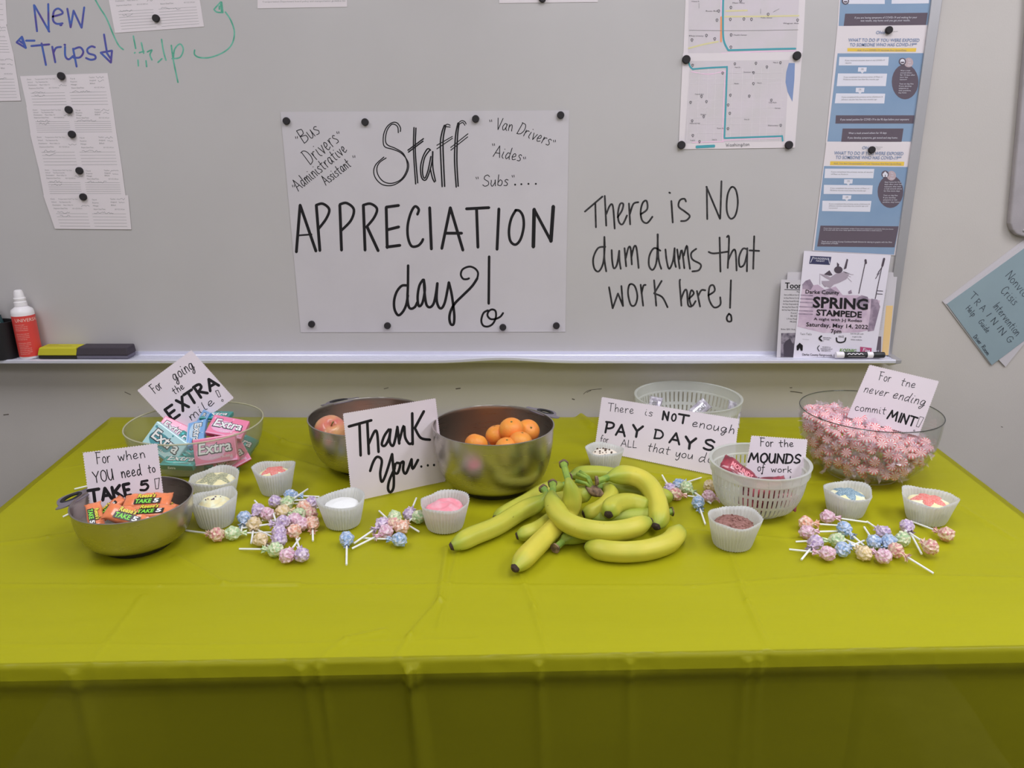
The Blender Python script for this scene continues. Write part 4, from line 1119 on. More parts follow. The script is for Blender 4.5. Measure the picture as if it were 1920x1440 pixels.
# marker lying on the tray at right
a = aty(1566, 672, TRY - .018); b = aty(1657, 670, TRY - .018)
L = b.x - a.x
mr = thing('marker_pen', 'black and white dry erase marker lying on the tray in front of the rodeo flyer', 'marker', (a.x, TRY - .018, .9385), rot=(0, pi / 2, 0))
for n_, z0, z1, r0, m_ in [('cap', 0, .16, .0085, WHPL), ('barrel', .16, .64, .0082, mat('marker_black', (.03, .03, .035), .4)), ('grip', .64, .76, .0084, WHPL), ('tip_cap', .76, 1, .0078, mat('marker_black', (.03, .03, .035), .4))]:
    v, f = lathe([(0, z0 * L), (r0 * .94, z0 * L), (r0, z0 * L + .002), (r0, z1 * L - .002), (r0 * .94, z1 * L), (0, z1 * L)], 20)
    local(n_, v, f, m_, mr, True, 40)
def on_mk(x, y, d=0):   # x along, y around (up positive)
    a_ = -pi / 2 - y / .0083
    r = .0084 + d
    return V((r * sin(a_) * -1 if False else -r * sin(y / .0083), -r * cos(y / .0083), x))
k = Ink(on_mk)
k.stroke([(L * (.22 + .04 * i), .004 + (.0022 if i % 2 else -.0008)) for i in range(9)], .0016)
k.stroke([(L * .24, -.002), (L * .58, -.002)], .0008)
local('label_mark', k.v, k.f, WHPL, mr)
# ------------------------------------------------------------------ bowls
STEEL = bpy.data.materials.new('brushed_steel'); STEEL.use_nodes = True
nt = STEEL.node_tree; b = nt.nodes['Principled BSDF']
b.inputs['Base Color'].default_value = (.50, .47, .43, 1); b.inputs['Metallic'].default_value = 1; b.inputs['Roughness'].default_value = .27
tc = nt.nodes.new('ShaderNodeTexCoord'); mp = nt.nodes.new('ShaderNodeMapping'); mp.inputs['Scale'].default_value = (1, 1, 25)
nz = nt.nodes.new('ShaderNodeTexNoise'); nz.inputs['Scale'].default_value = 12; nz.inputs['Detail'].default_value = 5
rr = nt.nodes.new('ShaderNodeMapRange'); rr.inputs[3].default_value = .24; rr.inputs[4].default_value = .33
nt.links.new(tc.outputs['Object'], mp.inputs[0]); nt.links.new(mp.outputs[0], nz.inputs['Vector']); nt.links.new(nz.outputs['Fac'], rr.inputs[0]); nt.links.new(rr.outputs[0], b.inputs['Roughness'])
HSTEEL = mat('handle_grey', C(118, 112, 122), .45, metal=.5)

def solve(cx, cy, w_, yb, rbr):
    """rim centre, rim width and lowest base pixel row -> centre, radius, height"""
    best = None
    for i in range(40, 220):
        h = i * .001
        c = atz(cx, cy, TZ + h)
        t = (c - CP).dot(FWD)
        r = w_ / 2 / FPX * t * .985
        d = ray(cx, yb); yf = (CP + d * ((TZ - CAMZ) / d.z)).y
        e = abs((c.y - r * rbr) - yf)
        if best is None or e < best[0]:
            best = (e, c, r, h)
    e, c, r, h = best
    print('BOWL', cx, cy, 'c', round(c.x, 3), round(c.y, 3), 'r', round(r, 3), 'h', round(h, 3), 'err', round(e, 4))
    return V((c.x, c.y, TZ + .002)), r, h

def bowl_prof(r, h, rb, t=.0014, flat=.012, power=2.3, n=16, lip=.002):
    """outer then inner profile, rounded mixing-bowl sides"""
    out = []
    for i in range(n + 1):
        s = i / n
        z = flat + (h - flat) * s
        k = (1 - (1 - s) ** power) ** (1 / power) if s < 1 else 1
        out.append((rb + (r - rb) * k, z))
    outer = [(0, flat - .0)] + out
    inner = [(max(0, q[0] - t), q[1] + (t if j < 4 else 0)) for j, q in enumerate(out)]
    rim = [(r + lip, h - .0006), (r + lip, h + .0012), (r - t * .5, h + .0016)]
    return outer, inner, rim

def rad_at(r, rb, h, z, flat=.012, power=2.3):
    s = max(0, min(1, (z - flat) / (h - flat)))
    return rb + (r - rb) * (1 - (1 - s) ** power) ** (1 / power)

def steel_bowl(name, label, cx, cy, w_, yb, rbr, hang=None):
    c, r, h = solve(cx, cy, w_, yb, rbr)
    rb = r * rbr
    root = thing(name, label, 'bowl', c)
    o, i, rim = bowl_prof(r, h, rb)
    prof = o + rim + list(reversed(i)) + [(0, i[0][1])]
    v, f = lathe(prof, 72)
    fixn(local('bowl_body', v, f, STEEL, root, True, 60))
    v, f = lathe([(0, 0), (rb * .93, 0), (rb * 1.0, .003), (rb * 1.06, .012), (rb * 1.1, .0185), (rb * .95, .0175), (0, .012)], 56)
    fixn(local('rubber_base', v, f, BLACKP, root, True, 40))
    if hang is not None:
        a = radians(hang)
        N = 40
        Lh = .046; hw = .036
        out, inn = [], []
        for q in range(N):
            t = 2 * pi * q / N
            x = Lh * .5 + (Lh * .55) * cos(t)
            y = (hw if cos(t) < 0 else hw * (1 - .38 * cos(t))) * sin(t) * (1.35 - .35 * cos(t) if cos(t) < 0 else 1)
            out.append((x, y))
            inn.append((Lh * .56 + .0115 * cos(t), .020 * sin(t)))
        def place(x, y, z):
            X = r - .004 + x
            return (X * cos(a) - y * sin(a), X * sin(a) + y * cos(a), h + z - .002 - x * .12)
        vs = [place(x, y, .0011) for x, y in out] + [place(x, y, .0011) for x, y in inn] + [place(x, y, -.0011) for x, y in out] + [place(x, y, -.0011) for x, y in inn]
        fs = []
        for q in range(N):
            p_ = (q + 1) % N
            fs += [(q, p_, N + p_, N + q), (2 * N + q, 3 * N + q, 3 * N + p_, 2 * N + p_), (q, 2 * N + q, 2 * N + p_, p_), (N + q, N + p_, 3 * N + p_, 3 * N + q)]
        hd = fixn(local('handle', vs, fs, HSTEEL, root, True, 40))
        path = [place(x, y, 0) for x, y in inn]
        vs, fs = [], []
        ctr = V(place(Lh * .56, 0, 0))
        for q in range(N):
            e = (V(path[q]) - ctr).normalized()
            for k in range(8):
                t = 2 * pi * k / 8
                vs.append(V(path[q]) + e * (.0042 * cos(t)) + V((0, 0, .0030 * sin(t))))
        for q in range(N):
            for k in range(8):
                q2, k2 = (q + 1) % N, (k + 1) % 8
                fs.append((q * 8 + k, q * 8 + k2, q2 * 8 + k2, q2 * 8 + k))
        g = fixn(local('rubber_grommet', vs, fs, BLACKP, hd, True))
    return root, c, r, h, rb

B1, c1, r1, h1, rb1 = steel_bowl('mixing_bowl', 'small steel mixing bowl of orange candy bars at the front left', 249, 938, 212, 1052, .60, 172)
B2, c2, r2, h2, rb2 = steel_bowl('mixing_bowl', 'steel mixing bowl holding apples, behind the thank you card', 693, 781, 228, 899, .60, 128)
B3, c3, r3, h3, rb3 = steel_bowl('mixing_bowl', 'large steel mixing bowl of oranges in the middle of the table', 925, 797, 229, 941, .62, 40)

CLEARP = clear_mat('clear_plastic', (.93, .94, .92), 1.30, .10, .12, (.75, .74, .68))
GLASS = clear_mat('clear_glass', (.95, .96, .95), 1.38, .015, .03)
MILKY = clear_mat('milky_plastic', (.92, .94, .9), 1.35, .60, .25, C(214, 212, 204, 1.6), True)

def clear_bowl(name, label, cx, cy, w_, yb, rbr, m_, ring=False, lipw=.004, power=2.2):
    c, r, h = solve(cx, cy, w_, yb, rbr)
    rb = r * rbr
    root = thing(name, label, 'bowl', c)
    o, i, rim = bowl_prof(r, h, rb, .0022, .006 if not ring else .014, power, 16, lipw * .3)
    prof = o + [(r + lipw * .4, h - .002), (r + lipw * .5, h + .001), (r - .001, h + .002)] + list(reversed(i)) + [(0, i[0][1])]
    v, f = lathe(prof, 72)
    fixn(local('bowl_body', v, f, m_, root, True, 60))
    if ring:
        v, f = lathe([(rb * .86, 0), (rb * .9, 0), (rb * .93, .006), (rb * .93, .013), (rb * .86, .013), (rb * .84, .006), (rb * .86, 0)], 56)
        fixn(local('foot_ring', v, f, m_, root, True))
    v, f = lathe([(0, .0005), (rb * .97, .0005), (rb, .004), (rb, .0062), (0, .0060)], 56) if not ring else lathe([(rb * .5, .0128), (rb * .86, .0128), (rb * .86, .0136)], 56)
    fixn(local('base', v, f, m_, root, True))
    tor = []
    rr_ = r + lipw * .1
    q_ = 1.0 if m_ is CLEARP else .6
    v, f = lathe([(rr_ + x_ * q_, h + .0012 + z_ * q_) for x_, z_ in [(-.0016, 0), (-.0008, .0016), (.0010, .0016), (.0018, 0), (.0010, -.0014), (-.0008, -.0014), (-.0016, 0)]], 72)
    fixn(local('rim', v, f, RIMM if m_ is CLEARP else GRIM, root, True))
    return root, c, r, h, rb
RIMM = clear_mat('rim_plastic', (.9, .9, .86), 1.4, .45, .1, C(190, 186, 160))
GRIM = clear_mat('rim_glass', (.35, .36, .36), 1.6, .1, .03, (.3, .3, .3))
B4, c4, r4, h4, rb4 = clear_bowl('clear_bowl', 'clear plastic bowl of gum packs at the back left', 366, 793, 247, 897, .55, CLEARP, power=2.0)
B5, c5, r5, h5, rb5 = clear_bowl('glass_bowl', 'large clear glass bowl heaped with wrapped peppermints at right', 1631, 771, 252, 915, .58, GLASS, True, .002, 2.1)

def strainer(label, cx, cy, w_, yb, rbr, rows, nslot=66, band=.024):
    c, r, h = solve(cx, cy, w_, yb, rbr)
    rb = r * rbr
    root = thing('strainer_bowl', label, 'bowl', c)
    n = nslot * 3
    t = .0018
    flat = .004
    # rings: list of (radius, z, slotted-above)
    zs = [flat]
    spans = []
    zc = flat + .008
    usable = h - band - zc
    for k in range(rows):
        z0 = zc + usable * k / rows + usable / rows * .12; z1 = zc + usable * (k + 1) / rows - usable / rows * .10
        spans.append((z0, z1))
    levels = [(flat, 0)]
    for z0, z1 in spans:
        levels += [(z0, 1), ((z0 + z1) / 2, 1), (z1, 0)]
    levels += [(h - band, 0), (h - band + .001, 0), (h - band * .5, 0), (h, 0)]
    vs, fs = [], []
    def R(z):
        base = rad_at(r - .002, rb, h, z, flat, 2.2)
        return base + (.0035 if z > h - band + .0005 else 0)
    N0 = 0
    for side in (0, 1):
        for (z, _) in levels:
            for i in range(n):
                a = 2 * pi * i / n
                rr_ = R(z) - (t if side else 0)
                vs.append((rr_ * cos(a), rr_ * sin(a), z))
    K = len(levels)
    def vid(side, j, i): return side * K * n + j * n + (i % n)
    for j in range(K - 1):
        for i in range(n):
            open_ = levels[j][1] == 1 and (i % 3) == 0
            if not open_:
                fs.append((vid(0, j, i), vid(0, j, i + 1), vid(0, j + 1, i + 1), vid(0, j + 1, i)))
                fs.append((vid(1, j, i), vid(1, j + 1, i), vid(1, j + 1, i + 1), vid(1, j, i + 1)))
            else:
                fs.append((vid(0, j, i), vid(0, j + 1, i), vid(1, j + 1, i), vid(1, j, i)))
                fs.append((vid(0, j, i + 1), vid(1, j, i + 1), vid(1, j + 1, i + 1), vid(0, j + 1, i + 1)))
                if levels[j - 1][1] == 0: fs.append((vid(0, j, i), vid(1, j, i), vid(1, j, i + 1), vid(0, j, i + 1)))
                if levels[j + 1][1] == 0: fs.append((vid(0, j + 1, i), vid(0, j + 1, i + 1), vid(1, j + 1, i + 1), vid(1, j + 1, i)))
    for i in range(n):
        fs.append((vid(0, K - 1, i), vid(0, K - 1, i + 1), vid(1, K - 1, i + 1), vid(1, K - 1, i)))
    local('basket_wall', vs, fs, MILKY, root, True, 30)
    v, f = lathe([(0, 0), (rb * .96, 0), (rb, .001), (rb, flat), (rb - t, flat), (rb - t, .0025), (0, .0025)], 64)
    local('basket_floor', v, f, MILKY, root, True, 30)
    v, f = lathe([(r + .0015, h - .001), (r + .0042, h - .0008), (r + .0045, h + .0014), (r + .0005, h + .0018), (r - .0018, h + .0005)], 72)
    local('rim', v, f, MILKY, root, True, 40)
    # notch ribs round the band
    parts = []
    for q in range(26):
        a = 2 * pi * q / 26
        rr_ = r + .0016
        parts.append(([(rr_ * cos(a - .004), rr_ * sin(a - .004), h - band + .003), (rr_ * cos(a + .004), rr_ * sin(a + .004), h - band + .003), (rr_ * cos(a + .004), rr_ * sin(a + .004), h), (rr_ * cos(a - .004), rr_ * sin(a - .004), h),
                      ((rr_ + .001) * cos(a), (rr_ + .001) * sin(a), h - band + .003), ((rr_ + .001) * cos(a), (rr_ + .001) * sin(a), h)], [(0, 4, 5, 3), (4, 1, 2, 5)]))
    local('rib', *merge(*parts), MILKY, root)
    return root, c, r, h, rb
B6, c6, r6, h6, rb6 = strainer('white slotted strainer bowl at the back, behind the pay days card', 1290, 744, 196, 837, .62, 2)
B7, c7, r7, h7, rb7 = strainer('white slotted strainer bowl in front, holding dark red candy bars', 1425, 866, 181, 976, .55, 3, 60, .020)

# ------------------------------------------------------------------ fruit in the bowls
ORM = mat('orange_peel', C(224, 128, 48, 1.7), .42, spec=.45, col2=C(226, 112, 48, 1.7), vscale=25, bump=.5, bscale=420, bdist=.0008)
STEMG = mat('fruit_stem', C(96, 92, 44), .8)
def orange(pos, r, label, rx, rz):
    root = thing('orange', label, 'orange', pos, 'oranges in the large steel bowl', (rx, 0, rz))
    prof = []
    for i in range(17):
        t = -pi / 2 + pi * i / 16
        rr_ = r * cos(t); z = r * .9 * sin(t)
        if i > 13: z -= (i - 13) ** 2 * r * .012
        prof.append((max(rr_, 0), z))
    v, f = lathe(prof, 28)
    local('peel', v, f, ORM, root, True)
    zt = prof[-1][1]
    v, f = lathe([(0, zt + .0012), (.0022, zt + .001), (.003, zt - .0008)], 8)
    local('stem_end', v, f, STEMG, root, True)
    return root
def inb(c, dx, dy, dz): return (c.x + dx, c.y + dy, c.z + dz)
def at_px(px, py, y): 
    return aty(px, py, y)
O = [(959, 805, -.005, .0265, 'topmost orange of the heap in the large steel bowl', .4, 0), (990, 808, .022, .0255, 'orange at the right of the heap, dark stem dot showing', .9, .4), (932, 816, .012, .025, 'orange leaning left below the topmost one', -.3, 1),
     (976, 829, -.042, .025, 'orange at the front right, half below the rim', .2, 2), (893, 833, -.03, .0245, 'smaller orange apart from the others at the left', .5, 2.5), (950, 840, -.055, .024, 'orange mostly hidden behind the front rim of the bowl', .2, .2)]
for px, py, dy, r, l, a, b_ in O:
    orange(at_px(px, py, c3.y + dy), r, l, a, b_)
for i, (dx, dy, dz) in enumerate([(.035, .03, .045), (-.01, .05, .045), (-.035, 0, .042), (.03, -.045, .045), (.0, .0, .04)]):
    orange(inb(c3, dx, dy, dz), .025, 'orange hidden at the bottom of the large steel bowl, %s of its middle' % ['back right', 'behind', 'left', 'front right', 'at the centre'][i], .3, i)
APM = mat('apple_skin', C(176, 92, 84, 1.6), .3, spec=.5, col2=C(190, 150, 96, 1.6), vscale=26, lo=.35, hi=.75, coat=.3, stretch=(1, 1, .25))
def apple(pos, r, label, rx, rz):
    root = thing('apple', label, 'apple', pos, 'apples in the steel bowl', (rx, 0, rz))
    prof = []
    for i in range(25):
        t = -pi / 2 + pi * i / 24
        rr_ = r * cos(t) * (1 + .06 * sin(t)); z = r * .88 * sin(t)
        d = abs(rr_) / r
        if t > 0 and d < .42: z -= r * .34 * (1 - d / .42) ** 1.5
        if t < 0 and d < .3: z += r * .16 * (1 - d / .3) ** 1.5
        prof.append((max(0, rr_), z))
    v, f = lathe(prof, 32)
    v = [(x * (1 + .03 * cos(5 * atan2(y, x)) * (1 if z < 0 else .4)), y * (1 + .03 * cos(5 * atan2(y, x)) * (1 if z < 0 else .4)), z) for x, y, z in v]
    local('skin', v, f, APM, root, True)
    zt = prof[-1][1]
    local('stem', *tube([(0, 0, zt - .002), (.001, 0, zt + .008), (.004, .001, zt + .015)], [.0014, .0012, .0018], 6), STEMG, root, True)
    return root
apple(at_px(620, 808, c2.y - .045), .036, 'red apple showing its stem dimple at the left rim of the bowl', radians(38), .4)
apple(inb(c2, .03, -.03, .045), .036, 'red apple hidden behind the thank you card in the bowl', .5, 1)
apple(inb(c2, .0, .05, .045), .036, 'red apple at the back of the bowl, low', .2, 2)
# ------------------------------------------------------------------ hand-lettered cards
def card(name, label, corners, plane, org, sc, draw):
    root, at = sheet(name, label, 'card', corners, plane, CARD, th=.0005, zig=1, zorg=org, zs=sc)
    k = Ink(at)
    draw(k, org, sc)
    k.out('lettering', INK, root)
    return root
def tilt_plane(p, yaw, lean):
    a = radians(yaw); b = radians(lean)
    return Plane(p, (sin(a) * cos(b), -cos(a) * cos(b), sin(b)))
ZT = (570, 720)
def d_thank(k, o, s):
    k.strokes([[(345,328),(520,280)],[(428,310),(437,552)],[(488,290),(500,540)],[(720,330),(735,460)],[(835,225),(838,465)],[(925,210),(855,340)]], 5.2, o, s)
    k.strokes([[(500,460),(545,365),(565,385),(575,525)],[(655,350),(620,400),(600,465),(625,475),(655,420),(668,350)],[(668,350),(660,440),(685,478),(705,420),(718,345)],
     [(735,440),(770,322),(780,410),(810,460),(835,455)],[(855,340),(900,415),(972,430)],
     [(510,672),(535,600),(565,562),(600,590),(588,690),(600,755),(630,700),(680,540)],[(680,540),(692,700),(690,800),(665,835),(648,805),(660,740),(700,650)],
     [(705,615),(695,675),(722,688),(742,620),(715,608)],[(745,612),(768,600),(765,665),(788,688),(830,580)],[(830,580),(838,655),(880,585)]], 5.0, o, s)
    for x, y in [(905, 637), (955, 628), (1003, 625)]: k.disc((x, y), 9, 10, o, s, 10)
p1, p2 = atz(659, 943), atz(836, 903)
card('thank_you_card', 'white card reading thank you, leaning between the two middle steel bowls', [(298, 226), (1017, 107), (1095, 753), (368, 915)], edge_plane(p1, p2, 4), ZT, 4.1156, d_thank)

def d_extra(k, o, s):
    for t, a, b, cp, w_, sl in [('For', (400, 790), (525, 690), 150, 1.5, 0), ('going', (700, 600), (1000, 400), 170, 1.7, .1), ('the', (700, 800), (850, 705), 110, 1.5, 0), ('mile', (950, 1190), (1300, 935), 130, 1.5, .1)]:
        k.word(t, a, b, cp, w_, o, s, sl)
    for t, a, b in [('E', (655, 1190), (775, 1100)), ('X', (825, 1045), (915, 985)), ('T', (935, 965), (1065, 880)), ('R', (1085, 850), (1195, 775)), ('A', (1235, 745), (1365, 665))]:
        k.word(t, a, b, 190 if t != 'A' else 165, 5.4, o, s)
    k.strokes([[(1312, 745), (1350, 732)], [(1350, 732), (1392, 825)], [(1392, 825), (1360, 838)], [(1360, 838), (1312, 745)], [(1410, 870), (1402, 895), (1425, 905), (1432, 880), (1410, 870)]], 1.2, o, s, False)
card('lettered_card', 'white card turned cornerwise reading for going the extra mile, in the gum bowl', [(950, 125), (1595, 850), (868, 1330), (130, 735)][:0] or [(130, 735), (950, 125), (1595, 850), (790, 1440)],
     tilt_plane(aty(340, 790, c4.y + .035), 4, 14), (240, 640), 8, d_extra)

def d_take(k, o, s):
    for t, a, b, cp, w_ in [('For', (485, 480), (700, 455), 170, 1.6), ('when', (815, 435), (1215, 385), 140, 1.6), ('YOU', (450, 765), (745, 715), 165, 1.9), ('need', (870, 690), (1165, 645), 165, 1.9), ('to', (1270, 615), (1370, 600), 125, 1.7)]:
        k.word(t, a, b, cp, w_, o, s)
    for t, a, b in [('T', (380, 1055), (550, 1030)), ('A', (580, 1025), (715, 1000)), ('K', (745, 1000), (880, 970)), ('E', (915, 965), (1010, 945))]:
        k.word(t, a, b, 175, 6.2, o, s)
    k.word('5', (1150, 880), (1270, 865), 140, 4.6, o, s)
    k.strokes([[(1358, 705), (1432, 690)], [(1432, 690), (1415, 850)], [(1415, 850), (1378, 856)], [(1378, 856), (1358, 705)], [(1385, 915), (1388, 945), (1408, 940), (1402, 912), (1385, 915)]], 1.3, o, s, False)
card('lettered_card', 'white card reading for when you need to take five, in the small steel bowl', [(275, 305), (1402, 165), (1520, 1130), (400, 1290)], tilt_plane(aty(232, 930, c1.y + .028), 3, 16), (120, 810), 8, d_take)

def d_mint(k, o, s):
    for t, a, b, cp, w_, sl in [('For', (690, 340), (870, 372), 130, 1.2, .1), ('tne', (1020, 415), (1235, 462), 120, 1.2, .2), ('never', (470, 520), (820, 592), 125, 1.2, .3), ('ending', (900, 605), (1380, 730), 140, 1.3, .3), ('commit', (335, 795), (800, 855), 110, 1.2, .1)]:
        k.word(t, a, b, cp, w_, o, s, sl)
    k.word('MINT', (825, 918), (1235, 1040), 140, 3.3, o, s, .1)
    k.strokes([[(1322, 888), (1378, 905)], [(1378, 905), (1300, 1048)], [(1300, 1048), (1262, 1035)], [(1262, 1035), (1322, 888)], [(1225, 1090), (1220, 1105), (1240, 1108), (1245, 1092), (1225, 1090)]], .9, o, s, False)
card('lettered_card', 'white card reading for the never ending commitment, standing in the glass mint bowl', [(560, 105), (1612, 355), (1300, 1190), (215, 900)], tilt_plane(aty(1680, 770, c5.y + .0), -3, 12), (1560, 670), 8, d_mint)

def d_pay(k, o, s):
    for t, a, b, cp, w_, sl in [('There', (235, 243), (525, 275), 90, 1.2, 0), ('is', (650, 290), (735, 305), 80, 1.1, 0), ('enough', (1180, 415), (1650, 500), 95, 1.5, .15), ('for', (150, 590), (240, 605), 80, 1.1, 0), ('ALL', (385, 640), (560, 662), 80, 1.2, 0), ('that', (680, 690), (925, 735), 95, 1.4, .1),
                                ('you', (995, 755), (1185, 785), 90, 1.4, .1), ('do', (1250, 815), (1420, 830), 110, 1.4, .2)]:
        k.word(t, a, b, cp, w_, o, s, sl)
    for t, a, b, cp, w_ in [('N', (850, 340), (910, 350), 95, 3.8), ('O', (950, 352), (995, 360), 80, 3.0), ('T', (1020, 372), (1138, 392), 95, 4.0), ('P', (200, 485), (290, 500), 120, 4.0), ('A', (328, 515), (430, 530), 125, 4.0), ('Y', (505, 530), (615, 545), 130, 4.6), ('D', (755, 550), (850, 565), 100, 3.4),
                            ('A', (930, 600), (1040, 622), 120, 4.0), ('Y', (1095, 660), (1210, 680), 130, 4.9), ('S', (1310, 672), (1420, 690), 115, 4.2)]:
        k.word(t, a, b, cp, w_, o, s)
p1, p2 = atz(1113, 845), atz(1372, 898)
card('lettered_card', 'long white card reading there is not enough pay days, between the strainer bowls', [(168, 82), (1718, 330), (1640, 1012), (82, 688)], edge_plane(p1, p2, 24), (1100, 730), 6, d_pay)

def d_mounds(k, o, s):
    for t, a, b, cp, w_ in [('For', (835, 292), (1035, 300), 125, 1.5), ('the', (1125, 300), (1340, 300), 105, 1.5), ('of', (800, 665), (905, 675), 120, 1.5), ('work', (1005, 682), (1310, 690), 95, 1.3), ('YOU', (735, 870), (1010, 880), 115, 1.5), ('do', (1120, 880), (1230, 882), 120, 1.4)]:
        k.word(t, a, b, cp, w_, o, s)
    k.word('MOUND', (665, 530), (1320, 552), 135, 3.4, o, s, .1); k.word('S', (1345, 545), (1430, 548), 130, 3.2, o, s, .15)
    k.strokes([[(1295, 745), (1290, 830)]], 1.4, o, s)
card('lettered_card', 'white card reading for the mounds of work, standing in the front strainer bowl', [(706, 128), (1560, 186), (1480, 960), (575, 920)], tilt_plane(aty(1455, 870, c7.y + .012), 2, 12), (1320, 800), 8, d_mounds)

# ------------------------------------------------------------------ oriented small goods
def frame(nrm, roll):
    n = V(nrm).normalized()
    x = V((1, 0, 0)); x = (x - n * x.dot(n)).normalized()
    y = n.cross(x)
    a = radians(roll)
    X = x * cos(a) + y * sin(a); Y = n.cross(X)
    return Matrix(((X.x, Y.x, n.x), (X.y, Y.y, n.y), (X.z, Y.z, n.z))).to_euler()
def flat_text(k, t, x0, y0, wd, cap, bold=0.0, slant=0.0):
    v2, f2, W = typeset(t, bold)
    k.add([(x0 + q[0] / W * wd + slant * q[1] * cap, y0 + q[1] * cap) for q in v2], f2)
def linkcopy(src, parent=None):
    c = src.copy(); COL.objects.link(c)
    if parent is not None: c.parent = parent
    return c

WHT = mat('label_white', C(208, 204, 212), .5)
OUTL = mat('label_outline', (.06, .06, .08), .5)
GUMC = {
 'pink': (mat('gum_pink', C(206, 112, 142), .28, spec=.6, coat=.3), mat('gum_pink_light', C(218, 150, 178), .3, coat=.3), mat('gum_pink_dark', C(176, 66, 92), .3)),
 'mint': (mat('gum_pale_teal', C(158, 190, 196), .25, spec=.6, coat=.3), mat('gum_teal', C(74, 132, 142), .3, coat=.3), mat('gum_teal_dark', C(36, 96, 104), .3)),
 'blue': (mat('gum_blue', C(112, 152, 196), .28, spec=.6, coat=.3), mat('gum_blue_light', C(160, 182, 212), .3, coat=.3), mat('gum_blue_dark', C(52, 120, 166), .3)),
 'teal': (mat('gum_deep_teal', C(52, 124, 120), .3, spec=.6, coat=.3), mat('gum_aqua', C(74, 172, 172), .3, coat=.3), mat('gum_green_dark', C(30, 84, 74), .3)),
}
PW, PH, PT = .082, .052, .0135
def gum(px, py, y, nrm, roll, col, label, sc=1.0):
    root = thing('gum_pack', label, 'gum pack', aty(px, py, y), 'chewing gum packs in the clear bowl', frame(nrm, roll))
    root.scale = (sc, sc, sc)
    a, b_, c_ = GUMC[col]
    bevel(local('pack', *boxv(-PW / 2, PW / 2, -PH / 2, PH / 2, -PT / 2, PT / 2), a, root), .0022, 2)
    z = PT / 2
    at = lambda x, y, d=0: V((x, y, z + d))
    k = Ink(lambda x, y, d=0: V((x, y, z + .0001 + d * .3)))
    k.poly([(-PW * .1 + .028 * cos(t * .4), -PH * .05 + .016 * sin(t * .4)) for t in range(16)])
    k.disc((-.034, .017), .0028); k.disc((.006, .0205), .002); k.disc((.03, -.018), .003)
    k.poly([(-.040, -.025), (.040, -.025), (.040, -.0215), (-.040, -.0228)])
    local('swirl_panel', k.v, k.f, b_, root)
    k = Ink(lambda x, y, d=0: V((x, y, z + .0004 + d * .3))); flat_text(k, 'Extra', -.0335, -.0055, .067, .022, .055, .12)
    local('lettering', k.v, k.f, OUTL, root)
    k = Ink(lambda x, y, d=0: V((x, y, z + .0007 + d * .3))); flat_text(k, 'Extra', -.0315, -.0045, .063, .0205, .018, .12)
    flat_text(k, {'pink': 'CLASSIC BUBBLE', 'mint': 'polar ice', 'blue': 'peppermint', 'teal': 'spearmint'}[col], -.012, -.0165, .044, .0042, 0, .1)
    local('lettering', k.v, k.f, WHT, root)
    # long edge facing down
    k = Ink(lambda x, y, d=0: V((x, -PH / 2 - .0001 - d * .3, y)))
    k.poly([(-.039, -.0055), (.039, -.0055), (.039, .0055), (-.039, .0055)])
    local('edge_panel', k.v, k.f, c_, root)
    k = Ink(lambda x, y, d=0: V((x, -PH / 2 - .0004 - d * .3, y))); flat_text(k, 'Extra', -.020, -.003, .018, .006, .02, .1)
    local('edge_lettering', k.v, k.f, WHT, root)
    return root
Y4 = c4.y
ZG = (260, 740)
for x, y, dy, nrm, roll, col, l in [
    (1340, 505, -.012, (.10, -.55, .83), -9, 'pink', 'pink gum pack lying highest at the right of the clear bowl'),
    (1160, 830, -.066, (.05, -.93, .36), 9, 'pink', 'pink gum pack standing at the front of the clear bowl'),
    (870, 590, -.015, (-.2, -.55, .8), -80, 'blue', 'blue gum pack turned upright in the middle of the clear bowl'),
    (415, 735, -.035, (-.12, -.88, .45), -34, 'mint', 'pale teal gum pack tilted at the left of the clear bowl'),
    (530, 560, .015, (.1, -.7, .7), -24, 'pink', 'pink gum pack behind the pale teal one at the left'),
    (1170, 330, .035, (.0, -.1, .99), -3, 'teal', 'aqua gum pack at the very back under the lettered card'),
    (960, 400, .022, (-.5, -.6, .6), 60, 'blue', 'bright blue gum pack end sticking up beside the card'),
    (640, 1010, -.070, (0, -.16, .98), -4, 'teal', 'dark teal gum pack lowest at the front left of the clear bowl'),
    (760, 790, -.030, (.2, -.6, .77), -30, 'teal', 'teal gum pack in the gap between blue and pink packs'),
    (1380, 960, -.045, (.2, -.85, .5), 32, 'pink', 'pink gum pack low at the right, mostly behind the front pink one'),
    (1500, 720, .02, (.3, -.5, .8), -16, 'teal', 'teal gum pack corner under the highest pink pack'),
    (1250, 1010, -.03, (0, -.8, .6), 6, 'teal', 'green gum pack at the bottom of the clear bowl')]:
    gum(ZG[0] + x / 8, ZG[1] + y / 8, Y4 + dy, nrm, roll, col, l, {870: .84, 960: .62, 1170: .8, 1160: 1.14, 415: 1.16, 1340: 1.02}.get(x, .95))

